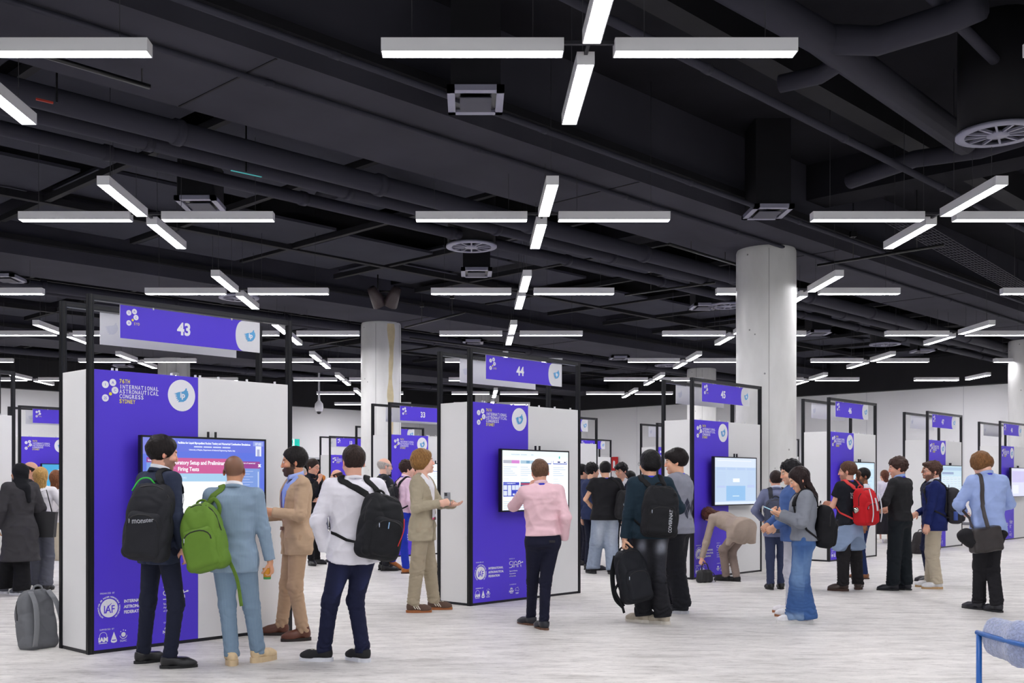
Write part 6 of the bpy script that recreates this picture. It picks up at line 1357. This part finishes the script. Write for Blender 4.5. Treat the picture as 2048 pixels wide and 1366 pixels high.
# --- things on the floor
fb = Still(*at(88, 1296), 0, 0)
def fbx(t, W, Rp, k, body, pock):
    mb = MB(); P = [W(.13, .11, -.02), W(.13, .13, .10)]; mb.tube([Vector(p) for p in P], .032, M(40, 34, 34), 12); mb.build('bottle', t)
    mb = MB(); mb.tube([Vector(W(.145 + .02 * math.cos(a), .10 + .05 * math.sin(a), -.06 + .02 * math.sin(a * 2))) for a in np.linspace(0, 6.2, 12)], .010, M(214, 204, 180), 8, closed=True); mb.build('cord_bundle', t)
backpack(fb, 'grey and black backpack leaning against the left side of kiosk 43', (-.0, -.02, .27), (.33, .22, .54), (104, 106, 110), dcol=(124, 126, 130), rot=(-12, 0, -122), straps=(), extra=fbx, loops=(dict(p=[(-.09, 0, .25), (-.10, -.06, .12), (-.11, -.05, -.08), (-.12, .0, -.24)], up=(0, -1, 0)), dict(p=[(.09, 0, .25), (.11, -.07, .12), (.13, -.08, -.08), (.13, -.04, -.26)])))
fb2 = Still(*at(1836, 1107), 0, 0)
backpack(fb2, 'dark backpack with a brown coat on the floor in front of kiosk 47', (.0, 0, .25), (.36, .22, .48), (48, 44, 46), rot=(-14, 0, 10), straps=(), h=.016)
cf = empty('coat', (*at(1846, 1107), 0)); tag(cf, 'crumpled brown coat lying against the dark backpack on the floor', 'coat')
def crf(P): return ell(P, (.12, .0, .16), (.24, .14, .26), ry(20)) * .8 + .014 * np.sin(P[:, 0] * 40 + 3 * np.sin(P[:, 2] * 14))
V, Q = nets(lambda P: smax(crf(P), .005 - P[:, 2], .01), (-.3, -.25, -.02), (.5, .25, .5), .014); link('cloth', np_mesh('cloth', V, Q, fabric((118, 104, 84))), cf)
# --- chair with a seated person at the lower right corner
cz = 5.0; cx = atpx(1975, cz + .3) + .30; ch = empty('lounge_chair', (cx + .02, cz + .05, 0)); tag(ch, 'blue metal framed armchair with fuzzy grey-blue backrest at the lower right corner', 'chair')
CB = M(24, 92, 170, n='blue_tube', rough=.35); fuz = mat('fuzzy', srgb(150, 160, 192), rough=1.0, noise=.25, nscale=90, bump=1.0, bscale=160, spec=.1, sheen=.6)
arcp = [(-.29 * math.cos(a) * 1.0, .28 - .30 * math.sin(a) ** .8 if math.sin(a) > 0 else .28, .715) for a in np.linspace(0, math.pi, 25)]
arcp = [(-.30, .40, .715)] + [(-.30 * math.copysign(abs(math.cos(a)) ** .6, math.cos(a)), .22 - .50 * max(math.sin(a), 0) ** .8, .715) for a in np.linspace(0, math.pi, 25)] + [(.30, .40, .715)]
MB().tube(arcp, .013, CB, 10).build('top_rail', ch)
for lx, ly in ((-.10, -.262), (.10, -.262), (-.30, .38), (.30, .38)): MB().tube([(lx, ly, .0), (lx * 1.0, ly, .71)], .014, CB, 10).build('leg', ch)
MB().tube([(-.29, .38, .36), (.29, .38, .36), (.29, 0, .36), (-.29, 0, .36)], .012, CB, 8, closed=True).build('seat_frame', ch)
def bkf(P):
    pts = [(-.235, .34), (-.235, .10), (-.16, -.12), (0, -.21), (.16, -.12), (.235, .10), (.235, .34)]; d = None
    for a, b_ in zip(pts[:-1], pts[1:]): e_ = cone(P * V3(1, 1, .62), V3(a[0], a[1], .70 * .62), V3(b_[0], b_[1], .70 * .62), .062, .062); d = e_ if d is None else smin(d, e_, .04)
    return d + .0016 * wob(P, 150, 1)
V, Q = nets(bkf, (-.35, -.32, .5), (.35, .45, .9), .008); link('backrest', np_mesh('backrest', V, Q, fuz), ch)
V, Q = nets(lambda P: rbox(P, (0, .18, .34), (.25, .24, .05), .045), (-.3, -.1, .25), (.3, .5, .42), .012); link('seat', np_mesh('seat', V, Q, fuz), ch)
s34 = figure(cx + .44, cz + .36, -14, 'person in black clothes seated in the blue armchair at the lower right corner', dict(h=1.72, drop=.39, pel=(.0, .0), lean=22, feet=((-.36, .12, 30), (.14, .40, -5)), head=(0, 30, 0), hands={0: dict(p=(-.10, .40, .70), t=False, pole=(-.4, -.2, -1)), 1: dict(p=(.14, .42, .70), t=False, pole=(1, 0, 0))}), hair=dict(t=.012), haircol=(30, 24, 22), top=dict(col=(34, 32, 36), kind='jacket', hem=.86), bottom=dict(col=(24, 26, 28)), h=.014)
